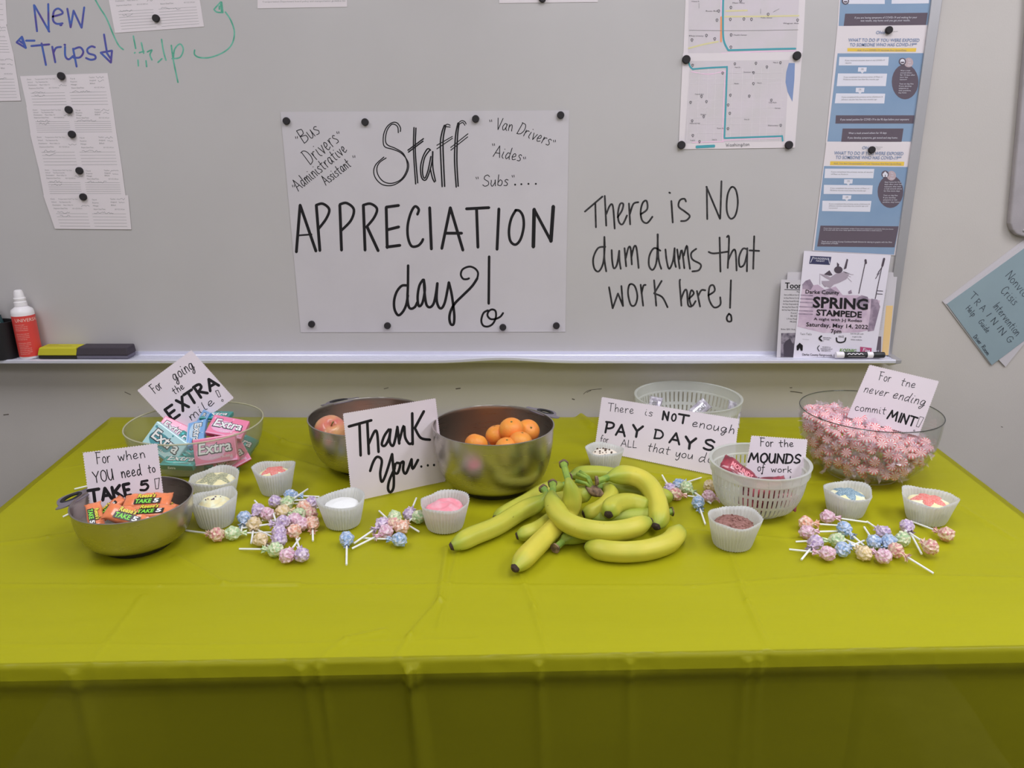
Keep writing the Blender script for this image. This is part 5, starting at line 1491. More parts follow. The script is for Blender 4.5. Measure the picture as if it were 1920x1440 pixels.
def wrapper_mesh(L, W, T, seed, crimp=.012, tw=1.25, nx=18, nr=14):
    rnd = random.Random(seed)
    off = V((seed * 3.1, seed * 1.7, 0))
    vs, fs = [], []
    for i in range(nx + 1):
        u = i / nx
        x = (u - .5) * L
        e = min(u, 1 - u) * L
        k = min(1, e / crimp)
        body = k ** .6
        w_ = W / 2 * (1 + .10 * (1 - k)) * (1 if k > 0 else 1)
        if .25 < k < .9: w_ *= .93
        t = T / 2 * max(.06, body if k >= 1 else body * .8)
        zz = .0015 * sin(i * 2.3) * (1 - k)
        for j in range(nr):
            a = 2 * pi * j / nr
            c_, s_ = cos(a), sin(a)
            px = abs(c_) ** .5 * (1 if c_ > 0 else -1) * w_
            pz = abs(s_) ** .7 * (1 if s_ > 0 else -1) * t
            n_ = noise.noise(V((x * 70, px * 70, pz * 60)) + off) * .0022
            vs.append((x + (.0012 * sin(j * 3) if i in (0, nx) else 0), px + n_, pz + n_ * .8 + zz))
    for i in range(nx):
        for j in range(nr):
            j2 = (j + 1) % nr
            fs.append((i * nr + j, (i + 1) * nr + j, (i + 1) * nr + j2, i * nr + j2))
    fs.append(tuple(range(nr))); fs.append(tuple(reversed(range(nx * nr, (nx + 1) * nr))))
    return vs, fs
ORW = mat('wrapper_orange', C(216, 112, 72, 1.65), .28, spec=.6, coat=.4, var=.06, vscale=60)
PBLK = mat('wrapper_black', (.03, .028, .02), .35); PGRN = mat('wrapper_green', C(112, 190, 62), .4); PYEL = mat('wrapper_yellow', C(206, 186, 60), .4)
def bar(px, py, y, nrm, roll, label, seed, sc=.92):
    root = thing('candy_bar', label, 'candy bar', aty(px, py, y), 'orange candy bars in the small steel bowl', frame(nrm, roll))
    root.scale = (sc, sc, sc)
    v, f = wrapper_mesh(.092, .036, .017, seed)
    fixn(local('wrapper', v, f, ORW, root, True, 50))
    z = .0098
    k = Ink(lambda x, y, d=0: V((x, y, z + d * .3))); k.poly([(-.022, -.0135), (.030, -.0135), (.030, .000), (-.022, .000)]); local('label_panel', k.v, k.f, PBLK, root)
    k = Ink(lambda x, y, d=0: V((x, y, z + .0004 + d * .3))); flat_text(k, "Reese's", -.018, .0012, .036, .0105, .075, .1); local('lettering', k.v, k.f, PBLK, root)
    k = Ink(lambda x, y, d=0: V((x, y, z + .0008 + d * .3))); flat_text(k, "Reese's", -.017, .002, .034, .0095, .03, .1); local('lettering', k.v, k.f, PYEL, root)
    k = Ink(lambda x, y, d=0: V((x, y, z + .0005 + d * .3))); flat_text(k, 'TAKE', -.020, -.0115, .0315, .0098, .03, .05); local('lettering', k.v, k.f, PGRN, root)
    k = Ink(lambda x, y, d=0: V((x, y, z + .0005 + d * .3))); flat_text(k, '5', .0155, -.0115, .0105, .0098, .04, .05); local('lettering', k.v, k.f, WHT, root)
    return root
Y1 = c1.y
for x, y, dy, nrm, roll, l in [(1255, 1040, .0, (.02, -.45, .89), 5, 'orange candy bar lying on top at the right, its lettering upright'), (470, 1275, -.028, (.1, -.45, .89), -62, 'orange candy bar at the left tip of the bowl, lettering running down'),
                               (1290, 1205, -.035, (0, -.3, .95), 6, 'orange candy bar below the top one at the front rim'), (960, 1260, -.048, (.1, -.55, .8), -12, 'orange candy bar lowest at the front of the bowl'),
                               (650, 1190, -.005, (-.3, -.4, .85), 50, 'orange candy bar standing behind the left one'), (1500, 1130, .015, (.2, -.3, .93), -20, 'orange candy bar at the back right under the top one')]:
    bar(120 + x / 8, 810 + y / 8, Y1 + dy, nrm, roll, l, int(x) % 17, .74 if x in (650, 470) else .9)
REDW = mat('wrapper_dark_red', C(136, 48, 62, 1.6), .3, spec=.6, coat=.4, col2=C(96, 34, 44, 1.6), vscale=50)
REDP = mat('wrapper_pink_edge', C(206, 120, 130), .4)
for i, (px, py, dy, nrm, roll, l) in enumerate([(1386, 886, -.030, (.3, -.6, .75), -32, 'dark red candy bar with its wrapper end raised at the left of the strainer'), (1440, 912, -.045, (.0, -.6, .8), 8, 'dark red candy bar lying below the lettered card in the strainer'),
                                               (1405, 925, -.02, (-.1, -.5, .86), 70, 'dark red candy bar low at the left inside the strainer'), (1460, 930, -.03, (.1, -.6, .8), -25, 'dark red candy bar low at the right inside the strainer'), (1425, 945, -.02, (0, -.4, .9), 20, 'dark red candy bar at the bottom of the front strainer')]):
    p = aty(px, py, c7.y + dy)
    p.z = max(p.z, TZ + .018)
    root = thing('candy_bar', l, 'candy bar', p, 'dark red candy bars in the front strainer', frame(nrm, roll))
    v, f = wrapper_mesh(.078, .036, .018, 30 + i)
    fixn(local('wrapper', v, f, REDW, root, True, 50))
    k = Ink(lambda x, y, d=0: V((x, y, .0102 + d * .3))); flat_text(k, 'MOUNDS', -.024, -.006, .048, .012, .03, .05); local('lettering', k.v, k.f, REDP, root)
FOIL = mat('wrapper_foil', C(196, 192, 200), .25, spec=.7, metal=.35, col2=C(150, 144, 156), vscale=70)
for i, (px, py, dy, nrm, roll, l) in enumerate([(1309, 762, -.01, (.25, -.75, .6), 42, 'silvery white candy bar sticking up in the back strainer bowl'), (1225, 760, .0, (-.3, -.6, .7), 70, 'silvery candy bar tip showing just above the card at left'), (1376, 768, -.01, (.2, -.6, .7), 75, 'silvery candy bar tip at the right side of the back strainer'),
                                               (1270, 800, .0, (0, -.4, .9), 10, 'silvery candy bar lying low in the back strainer'), (1320, 805, -.02, (0, -.4, .9), -15, 'silvery candy bar low behind the long card')]):
    root = thing('candy_bar', l, 'candy bar', aty(px, py + 8, c6.y + dy), 'silvery candy bars in the back strainer', frame(nrm, roll))
    v, f = wrapper_mesh(.075, .034, .016, 50 + i)
    fixn(local('wrapper', v, f, FOIL, root, True, 50))
    k = Ink(lambda x, y, d=0: V((x, y, .0095 + d * .3))); flat_text(k, 'PAYDAY', -.022, -.006, .044, .011, .03, .05); local('lettering', k.v, k.f, GREYI, root)

# ------------------------------------------------------------------ peppermints
MINTM = bpy.data.materials.new('peppermint_swirl'); MINTM.use_nodes = True
nt = MINTM.node_tree; b = nt.nodes['Principled BSDF']; b.inputs['Roughness'].default_value = .3
tc = nt.nodes.new('ShaderNodeTexCoord'); sp = nt.nodes.new('ShaderNodeSeparateXYZ'); at2 = nt.nodes.new('ShaderNodeMath'); at2.operation = 'ARCTAN2'
ml = nt.nodes.new('ShaderNodeMath'); ml.operation = 'MULTIPLY'; ml.inputs[1].default_value = 9
ln = nt.nodes.new('ShaderNodeVectorMath'); ln.operation = 'LENGTH'
ad = nt.nodes.new('ShaderNodeMath'); ad.operation = 'MULTIPLY_ADD'; ad.inputs[1].default_value = 120
sn = nt.nodes.new('ShaderNodeMath'); sn.operation = 'SINE'
cr = nt.nodes.new('ShaderNodeValToRGB'); cr.color_ramp.elements[0].position = .35; cr.color_ramp.elements[1].position = .55
cr.color_ramp.elements[0].color = (*C(224, 192, 192, 1.5), 1); cr.color_ramp.elements[1].color = (*C(196, 104, 112, 1.5), 1)
mr_ = nt.nodes.new('ShaderNodeMapRange'); mr_.inputs[1].default_value = -1; mr_.inputs[2].default_value = 1
nt.links.new(tc.outputs['Object'], sp.inputs[0]); nt.links.new(sp.outputs[1], at2.inputs[0]); nt.links.new(sp.outputs[0], at2.inputs[1]); nt.links.new(at2.outputs[0], ml.inputs[0])
nt.links.new(tc.outputs['Object'], ln.inputs[0]); nt.links.new(ln.outputs['Value'], ad.inputs[0]); nt.links.new(ml.outputs[0], ad.inputs[2]); nt.links.new(ad.outputs[0], sn.inputs[0])
nt.links.new(sn.outputs[0], mr_.inputs[0]); nt.links.new(mr_.outputs[0], cr.inputs[0]); nt.links.new(cr.outputs[0], b.inputs['Base Color'])
FILM = clear_mat('cellophane', (.97, .92, .94), 1.5, .26, .15, C(222, 186, 198, 1.6))
m0 = thing('peppermint', 'peppermint', 'mint', (0, 0, 0), 'wrapped peppermints in the glass bowl')
mr0 = .0112
prof = [(0, -.0042), (mr0 * .75, -.0042), (mr0 * .95, -.0025), (mr0, 0), (mr0 * .95, .0025), (mr0 * .75, .0042), (mr0 * .3, .0036), (0, .0034)]
v, f = lathe(prof, 18)
cand = fixn(local('candy', v, f, MINTM, m0, True))
vs, fs = [], []
for s in (1, -1):
    b0 = len(vs)
    for i in range(4):
        x = s * (mr0 * .9 + i * .0042)
        wd = [.0100, .0045, .009, .0135][i]
        for j in range(5):
            t = (j / 4 - .5) * 2
            vs.append((x, t * wd, .0022 * sin(j * 2.2 + i) + (.003 if i == 3 else 0) * sin(j * 3 + s)))
    for i in range(3):
        for j in range(4):
            q = b0 + i * 5 + j
            fs.append((q, q + 1, q + 6, q + 5))
wr = local('wrapper', vs, fs, FILM, m0)
rnd = random.Random(5)
pts = []
R5 = lambda z: rad_at(r5, rb5, h5, z, .014, 2.1)
top = h5 - .026
tries = 0
def heap_top(x, y):   # surface of the heap: a little higher at the left
    return top - .012 + .016 * math.exp(-((x + .02) / .11) ** 2 - (y / .1) ** 2) - .020 * (x / .12) - (.010 if x > 0 and y < .03 else 0)
while tries < 60000 and len(pts) < 265:
    tries += 1
    a = rnd.uniform(0, 2 * pi); rr_ = r5 * sqrt(rnd.random()); x, y = rr_ * cos(a), rr_ * sin(a)
    ht = heap_top(x, y)
    z = rnd.uniform(.026, ht)
    lim = R5(z) - .0145
    if rr_ > lim: continue
    nearwall = rr_ > lim - .022 and y < .07
    neartop = z > ht - .017
    if not (nearwall or neartop): continue
    p = V((x, y, z))
    if all((p - q).length > .0188 for q in pts): pts.append(p)
print('MINTS', len(pts), tries)
for i, p in enumerate(pts):
    r_ = m0 if i == 0 else linkcopy(m0)
    if i:
        linkcopy(cand, r_); linkcopy(wr, r_)
    r_.location = c5 + p
    side = 'left' if p.x < -.045 else ('right' if p.x > .045 else 'middle')
    surf = p.z > heap_top(p.x, p.y) - .02
    r_['label'] = ('wrapped peppermint on top of the heap in the glass bowl, %s third' if surf else 'wrapped peppermint lower down behind the glass of the bowl, %s third') % side
    rad = V((p.x, p.y, 0)).normalized()
    up_ = V((0, -.35, 1))
    nrm = (rad * .9 + V((rnd.uniform(-.8, .8), rnd.uniform(-.9, .5), rnd.uniform(-.3, .8)))) if p.z < heap_top(p.x, p.y) - .02 else (up_ + V((rnd.uniform(-.7, .7), rnd.uniform(-.9, .6), 0)))
    r_.rotation_euler = frame(nrm + V((0.001, 0, 0)), rnd.uniform(0, 360))
# ------------------------------------------------------------------ cupcakes in tall paper cups
LINER = clear_mat('paper_liner', (.94, .94, .92), 1.25, .86, .4, C(212, 208, 204, 1.7), True)
def tmat(name, c1, c2, vs_=80, lo=.45, hi=.6, bump=.5):
    return mat(name, C(*c1), .8, col2=C(*c2), vscale=vs_, lo=lo, hi=hi, bump=bump, bscale=220, bdist=.002)
CREAM = tmat('butter_frosting', (204, 192, 152), (214, 205, 178), 60)
WHITEF = tmat('white_frosting', (214, 208, 214), (224, 218, 224), 60)
PINKF = tmat('pink_frosting', (222, 124, 136), (230, 146, 156), 50)
CHOC = tmat('chocolate_cake', (128, 92, 86), (104, 70, 62), 160, bump=1)
COOK = tmat('cookies_and_cream', (206, 192, 180), (198, 186, 172), 60)
RSP = mat('red_sugar', C(222, 98, 92), .7, col2=C(236, 140, 132), vscale=420, bump=1, bscale=900)
BSP = mat('blue_sugar', C(92, 116, 134), .7, col2=C(140, 160, 170), vscale=420, bump=1, bscale=900)
GSP = mat('grey_sprinkle', C(128, 132, 112), .7, col2=C(176, 172, 140), vscale=420, bump=1, bscale=900)
DSP = mat('dark_sprinkle', C(74, 60, 88), .6)
CRUM = mat('cookie_crumb', C(74, 60, 50), .8)
def cupcake(cx, ytop, w_, yb, top, label, seed, squash=(0, 0), topc=None):
    cy = ytop + w_ * .20
    c, r, h = solve(cx, cy, w_, yb, .72)
    h = min(max(h, .045), .066)
    rb = r * .72
    root = thing('cupcake', label, 'cupcake', (c.x, c.y, TZ + .0015), 'cupcakes in tall white paper cups')
    rnd = random.Random(seed)
    a1, a2 = rnd.uniform(0, 6.28), rnd.uniform(0, 6.28)
    N, rows = 132, 7
    vs, fs = [(0, 0, .0006)], []
    for j in range(rows + 1):
        s = j / rows
        for i in range(N):
            a = 2 * pi * i / N
            rr_ = rb + (r - rb) * s ** .9
            rr_ *= 1 + s * s * (.05 * cos(2 * (a - a1)) + .08 * max(0, cos(3 * (a - a2))) ** 3 + .035 * cos(5 * a + a1))
            rr_ += (.0017 if s > 0 else .0010) * (1 if i % 3 == 0 else (-.5)) * (1 - .3 * s)
            z = h * s * (1 + .07 * s * cos(2 * (a - a1) + 1) + (.02 * cos(4 * (a - a2)) if j == rows else 0))
            if j == rows: z += .0006 * (i % 3 == 0)
            vs.append((rr_ * cos(a), rr_ * sin(a), z + .0006))
    for i in range(N):
        i2 = (i + 1) % N
        fs.append((0, 1 + i2, 1 + i))
        for j in range(rows):
            fs.append((1 + j * N + i, 1 + j * N + i2, 1 + (j + 1) * N + i2, 1 + (j + 1) * N + i))
    lo = local('paper_cup', vs, fs, LINER, root, True, 60)
    sd = lo.modifiers.new('thickness', 'SOLIDIFY'); sd.thickness = .0003
    # cake
    ct = h * (.72 if topc is None else topc)
    rc = (rb + (r - rb) * (ct / h)) * .89
    base = {'star_red': CREAM, 'star_blue': CREAM, 'star_grey': CREAM, 'dots': CREAM, 'white': WHITEF, 'pink': PINKF, 'choc': CHOC, 'cookie': COOK}[top]
    vs, fs = [], []
    NR, NA = 9, 40
    vs.append((0, 0, 0))
    def zt(x, y):
        d = sqrt(x * x + y * y) / rc
        z = ct + .010 * (1 - d ** 2.2) - (.006 if d > .93 else 0)
        if top in ('pink', 'dots', 'star_grey'): z += .0030 * sin(atan2(y, x) * 2 + d * 8) * min(1, d * 3)
        if top == 'choc': z += .0022 * noise.noise(V((x * 160, y * 160, seed)))
        z += .0012 * noise.noise(V((x * 80, y * 80, seed)))
        return z
    vs[0] = (0, 0, zt(0, 0))
    for j in range(1, NR + 1):
        rr_ = rc * j / NR
        for i in range(NA):
            a = 2 * pi * i / NA
            x, y = rr_ * cos(a), rr_ * sin(a)
            if top in ('star_red', 'star_blue', 'star_grey') and j >= NR - 1:
                k_ = 1 + .06 * cos(5 * a + 1); x *= k_; y *= k_
            vs.append((x, y, zt(rr_ * cos(a), rr_ * sin(a))))
    for i in range(NA):
        a = 2 * pi * i / NA
        vs.append((rb * .84 * cos(a), rb * .84 * sin(a), .004))
    for i in range(NA):
        i2 = (i + 1) % NA
        fs.append((0, 1 + i, 1 + i2))
        for j in range(NR):
            fs.append((1 + j * NA + i, 1 + (j + 1) * NA + i, 1 + (j + 1) * NA + i2, 1 + j * NA + i2))
    local('cake', vs, fs, base, root, True)
    if top.startswith('star'):
        m_ = {'star_red': RSP, 'star_blue': BSP, 'star_grey': GSP}[top]
        vs, fs = [], []
        NS = 40; K = 8
        vs.append((0, 0, zt(0, 0) + .0016))
        for j in range(1, K + 1):
            for i in range(NS):
                a = 2 * pi * i / NS + .35
                st = abs(((5 * (a - .35) / (2 * pi)) % 1) - .5) * 2
                rad = rc * (.42 + .48 * st) * j / K
                x, y = rad * cos(a), rad * sin(a)
                vs.append((x, y, zt(x, y) + (.0016 if j < K else -.0004) + .0007 * rnd.random()))
        for i in range(NS):
            i2 = (i + 1) % NS
            fs.append((0, 1 + i, 1 + i2))
            for j in range(K - 1):
                fs.append((1 + j * NS + i, 1 + (j + 1) * NS + i, 1 + (j + 1) * NS + i2, 1 + j * NS + i2))
        local('sugar_star', vs, fs, m_, root, True)
    if top in ('dots', 'cookie', 'choc'):
        n_ = {'dots': 9, 'cookie': 22, 'choc': 26}[top]
        parts = []
        for q in range(n_):
            a = rnd.uniform(0, 6.28); d = rc * rnd.uniform(.05, .45 if top == 'dots' else .88)
            x, y = d * cos(a), d * sin(a)
            s = rnd.uniform(.0010, .0020) if top != 'dots' else .0013
            if top == 'cookie': s *= 1.25
            vv, ff = lathe([(0, -s), (s, -s * .3), (s * .8, s * .6), (0, s)], 6)
            parts.append(([(vx * rnd.uniform(.8, 1.6) + x, vy + y, vz + zt(x, y) + s * .5) for vx, vy, vz in vv], ff))
        o = local({'dots': 'sprinkles', 'cookie': 'crumbs', 'choc': 'crumbs'}[top], *merge(*parts), {'dots': DSP, 'cookie': CRUM, 'choc': CHOC}[top], root)
        o['kind'] = 'stuff'
    root.rotation_euler = (radians(squash[0]), radians(squash[1]), seed * .7)
    return root
for a in [(402, 879, 90, 944, 'star_grey', 'cupcake with grey green sprinkled star in a crumpled paper cup, behind the yellow one', 1), (400, 916, 84, 996, 'dots', 'cupcake with pale yellow frosting and dark sprinkles beside the small steel bowl', 2),
          (514, 862, 73, 933, 'star_red', 'cupcake with a red sugar star in front of the apple bowl', 3), (640, 918, 86, 997, 'white', 'cupcake with smooth white frosting in front of the thank you card', 4),
          (833, 921, 92, 1003, 'pink', 'cupcake with pink frosting in front of the orange bowl', 5), (1135, 829, 66, 890, 'cookie', 'cupcake with cookie crumbs behind the bananas', 6),
          (1377, 950, 96, 1038, 'choc', 'chocolate cupcake in front of the dark red candy strainer', 7), (1590, 902, 86, 976, 'star_blue', 'cupcake with a blue sugar star below the glass mint bowl', 8), (1743, 913, 92, 990, 'star_red', 'cupcake with a red sugar star at the far right of the table', 9)]:
    cupcake(*a)

# ------------------------------------------------------------------ bananas
BANM = bpy.data.materials.new('banana_peel'); BANM.use_nodes = True
nt = BANM.node_tree; b = nt.nodes['Principled BSDF']; b.inputs['Roughness'].default_value = .42; b.inputs['Specular IOR Level'].default_value = .35
at_ = nt.nodes.new('ShaderNodeAttribute'); at_.attribute_name = 'ripeness'
cr = nt.nodes.new('ShaderNodeValToRGB')
el = cr.color_ramp.elements
el[0].position = 0; el[0].color = (*C(92, 114, 40, 1.4), 1)
el[1].position = 1; el[1].color = (*C(186, 174, 66, 1.45), 1)
e = el.new(.45); e.color = (*C(146, 154, 54, 1.45), 1)
nz = nt.nodes.new('ShaderNodeTexNoise'); nz.inputs['Scale'].default_value = 18; nz.inputs['Detail'].default_value = 5
tc = nt.nodes.new('ShaderNodeTexCoord'); nt.links.new(tc.outputs['Object'], nz.inputs['Vector'])
ma = nt.nodes.new('ShaderNodeMath'); ma.operation = 'MULTIPLY_ADD'; ma.inputs[1].default_value = .5
su = nt.nodes.new('ShaderNodeMath'); su.operation = 'SUBTRACT'; su.inputs[1].default_value = .25
nt.links.new(nz.outputs['Fac'], ma.inputs[0]); nt.links.new(at_.outputs['Fac'], ma.inputs[2]); nt.links.new(ma.outputs[0], su.inputs[0]); nt.links.new(su.outputs[0], cr.inputs[0])
# brown flecks
nf = nt.nodes.new('ShaderNodeTexNoise'); nf.inputs['Scale'].default_value = 95; nf.inputs['Detail'].default_value = 2
nt.links.new(tc.outputs['Object'], nf.inputs['Vector'])
fr_ = nt.nodes.new('ShaderNodeValToRGB'); fr_.color_ramp.elements[0].position = .745; fr_.color_ramp.elements[1].position = .79
mxc = nt.nodes.new('ShaderNodeMixRGB'); mxc.inputs[2].default_value = (*C(92, 74, 36, 1.2), 1)
nt.links.new(nf.outputs['Fac'], fr_.inputs[0]); nt.links.new(fr_.outputs[0], mxc.inputs[0]); nt.links.new(cr.outputs[0], mxc.inputs[1]); nt.links.new(mxc.outputs[0], b.inputs['Base Color'])
BTIP = mat('banana_tip', C(58, 46, 40), .9, bump=1, bscale=300)
BSTEM = mat('banana_stem_cut', C(122, 100, 78), .9, col2=C(84, 68, 56), vscale=90, bump=1, bscale=300)
BGREEN = mat('banana_stem', C(120, 142, 56), .6, col2=C(96, 124, 54), vscale=60)
ZBN = (820, 840)
def banana(label, path, rmax, stem=.14, cut=True, tip=True, ripe=.75):
    """path: (zoomed px, py, height above the table of the axis) from stem end to blossom end"""
    P = [atz(ZBN[0] + x / 4, ZBN[1] + y / 4, TZ + .002 + h) for x, y, h in path]
    pts = [V(q) for q in crom([tuple(p) for p in P], 10)]
    # resample by length
    d = [0]
    for a_, c_ in zip(pts, pts[1:]): d.append(d[-1] + (c_ - a_).length)
    Lt = d[-1]; n = 60
    rs = []
    k = 0
    for i in range(n + 1):
        t = Lt * i / n
        while k < len(d) - 2 and d[k + 1] < t: k += 1
        u = (t - d[k]) / max(1e-9, d[k + 1] - d[k])
        rs.append(pts[k].lerp(pts[k + 1], u))
    root = thing('banana', label, 'banana', sum(P, V((0, 0, 0))) / len(P), 'bananas heaped on the tablecloth')
    def rad(s):
        if s < stem: return .0062 + (.0015 * (1 - s / stem) if s < .03 else 0)
        e = (s - stem) / .16
        r = .0062 + (rmax - .0062) * (1 - (1 - min(1, e)) ** 2) if e < 1 else rmax
        q = (1 - s) / .16
        if q < 1: r = min(r, .0050 + (rmax - .0050) * (1 - (1 - max(q, 0)) ** 2.4))
        return r
    NS = 20
    def ringset(i0, i1, extra=1.0):
        vs, fs, tv = [], [], []
        u = None
        for i in range(n + 1):
            t = (rs[min(i + 1, n)] - rs[max(i - 1, 0)]).normalized()
            if u is None: u = (V((0, 0, 1)) - t * t.z).normalized()
            u = (u - t * u.dot(t)).normalized(); w_ = t.cross(u)
            if not (i0 <= i <= i1): continue
            s = i / n; r = rad(s) * extra
            for j in range(NS):
                a = 2 * pi * j / NS
                five = 1 + .06 * cos(5 * a + .6) + .02 * cos(10 * a + 1.2)
                vs.append(rs[i] + u * (r * five * cos(a)) + w_ * (r * five * sin(a)))
                g = min(1, (s - stem) / .22) if s > stem else 0
                g = min(g, (1 - s) / .12)
                tv.append(max(0, min(1, ripe * (.35 + .65 * max(0, g)) - .05 * cos(5 * a + .6))))
        m = len(vs) // NS
        for q in range(m - 1):
            for j in range(NS):
                j2 = (j + 1) % NS
                fs.append((q * NS + j, q * NS + j2, (q + 1) * NS + j2, (q + 1) * NS + j))
        fs.append(tuple(reversed(range(NS)))); fs.append(tuple(range((m - 1) * NS, m * NS)))
        return vs, fs, tv
    i_s = int(stem * n) ; i_t = n - 1
    vs, fs, tv = ringset(i_s, i_t)
    o = build('peel', vs, fs, BANM, root, smooth=True, auto=50)
    at1 = o.data.attributes.new('ripeness', 'FLOAT', 'POINT')
    for i, t in enumerate(tv): at1.data[i].value = t
    if stem > .02:
        vs, fs, tv = ringset(1 if cut else 0, i_s)
        build('stem', vs, fs, BGREEN, root, smooth=True, auto=50)
    if cut:
        vs, fs, tv = ringset(0, 1, 1.2)
        build('cut_end', vs, fs, BSTEM, root, smooth=True, auto=50)
    if tip:
        vs, fs, tv = ringset(n - 1, n, 1.06)
        build('blossom_end', vs, fs, BTIP, root, smooth=True, auto=50)
    return root
W1 = .0168
banana('banana at the far left of the heap, its dark tip pointing to the pink cupcake', [(790, 300, .05), (815, 345, .045), (760, 410, .03), (620, 480, .02), (440, 590, .0165), (270, 660, .0165), (150, 720, .015), (95, 745, .012)], .0175, .08, ripe=.7)
banana('banana behind the leftmost one, mostly covered', [(1010, 250, .03), (930, 280, .025), (800, 320, .022), (690, 390, .02), (560, 460, .0165), (430, 540, .016)], .0165, .1, ripe=.65)
banana('banana lying across the top of the heap, curved like a smile', [(862, 262, .075), (868, 300, .072), (862, 400, .06), (930, 520, .05), (1060, 592, .045), (1250, 625, .042), (1430, 605, .042), (1560, 560, .042), (1605, 545, .042)], .0188, .1, ripe=.8)
banana('banana in the middle pointing to the viewer, its stem raised highest', [(945, 115, .115), (962, 180, .11), (985, 260, .10), (1010, 370, .07), (985, 480, .04), (900, 580, .026), (780, 700, .019), (660, 820, .0175), (590, 895, .015), (570, 915, .013)], .0185, .17, ripe=.95)
banana('banana tip showing between the leftmost and the middle banana', [(1000, 420, .02), (900, 500, .018), (780, 590, .0165), (660, 640, .015), (590, 662, .012)], .0150, .05, ripe=.7)
banana('banana under the top one with a green cut stem at the front', [(880, 755, .009), (925, 715, .011), (985, 670, .014), (1120, 640, .0165), (1300, 625, .0165), (1450, 600, .0165), (1580, 560, .015)], .0155, .12, tip=False, ripe=.5)
banana('banana at the front right, curved and lying flat on its own', [(1820, 600, .016), (1800, 640, .0165), (1740, 705, .0175), (1600, 755, .018), (1440, 775, .0185), (1290, 770, .018), (1170, 748, .016), (1112, 735, .013)], .0186, .0, cut=False, ripe=.82)
banana('banana arching down at the right of the heap, green tip at the bottom', [(1185, 245, .075), (1225, 240, .075), (1300, 215, .072), (1420, 205, .066), (1540, 245, .058), (1620, 330, .048), (1660, 440, .036), (1660, 540, .026), (1635, 600, .02)], .0198, .14, ripe=.85)
banana('banana at the centre with its dark blossom end facing the viewer', [(1600, 470, .022), (1560, 440, .028), (1460, 410, .035), (1370, 415, .04), (1310, 445, .042), (1282, 505, .038)], .0185, .0, cut=False, ripe=.72)
banana('banana curving behind the centre one, left of it', [(1190, 300, .045), (1260, 300, .045), (1300, 340, .042), (1270, 410, .035), (1190, 465, .028), (1090, 500, .022)], .0150, .1, tip=True, ripe=.75)
banana('green banana lying at the very back of the heap', [(985, 215, .04), (1040, 200, .038), (1140, 190, .035), (1280, 200, .03), (1400, 235, .026), (1500, 270, .022)], .0165, .06, tip=False, ripe=.55)
banana('banana at the back right, its tip peeping out right of the arched one', [(1210, 270, .026), (1300, 290, .024), (1450, 320, .022), (1600, 350, .02), (1710, 365, .018), (1765, 372, .015)], .0165, .1, ripe=.5)
banana('banana under the arched one with only its dark cut stem showing at right', [(1765, 475, .014), (1735, 480, .014), (1650, 500, .016), (1500, 510, .0165), (1300, 520, .0165), (1150, 530, .014)], .0155, .1, tip=False, ripe=.4)
crownb = banana('short banana left of the centre with a torn stem crown', [(1190, 320, .055), (1150, 330, .05), (1080, 350, .042), (980, 380, .035), (890, 400, .028), (820, 440, .02)], .0165, .1, ripe=.7)
# the torn crown that joins the stems of the inner bunch
cp_ = atz(ZBN[0] + 1175 / 4, ZBN[1] + 320 / 4, TZ + .055)
bm = bmesh.new(); bmesh.ops.create_icosphere(bm, subdivisions=3, radius=.013)
for q in bm.verts:
    n_ = noise.noise(q.co * 150) * .005; q.co = q.co * (1 + n_ * 40); q.co.x *= 1.5; q.co.z *= .75
bm.verts.index_update()
vs = [tuple(q.co) for q in bm.verts]; fs = [tuple(l.index for l in fc.verts) for fc in bm.faces]; bm.free()
RT_ = Matrix.Translation(cp_) @ Matrix.Rotation(radians(-25), 4, 'Z') @ Matrix.Rotation(radians(20), 4, 'Y')
build('stem_crown', [RT_ @ V(q) for q in vs], fs, BSTEM, crownb, smooth=True)['label'] = 'brown torn crown'
for i, (dx, dy, dz) in enumerate([(-.045, .022, .010), (-.046, .006, .012), (-.04, -.012, .006)]):
    v, f = tube([(0, 0, 0), (dx * .5, dy * .6, dz + .004), (dx, dy, dz)], [.0045, .0032, .0042], 8)
    build('stem_strand', [RT_ @ V(q) for q in v], f, BGREEN, crownb, smooth=True)

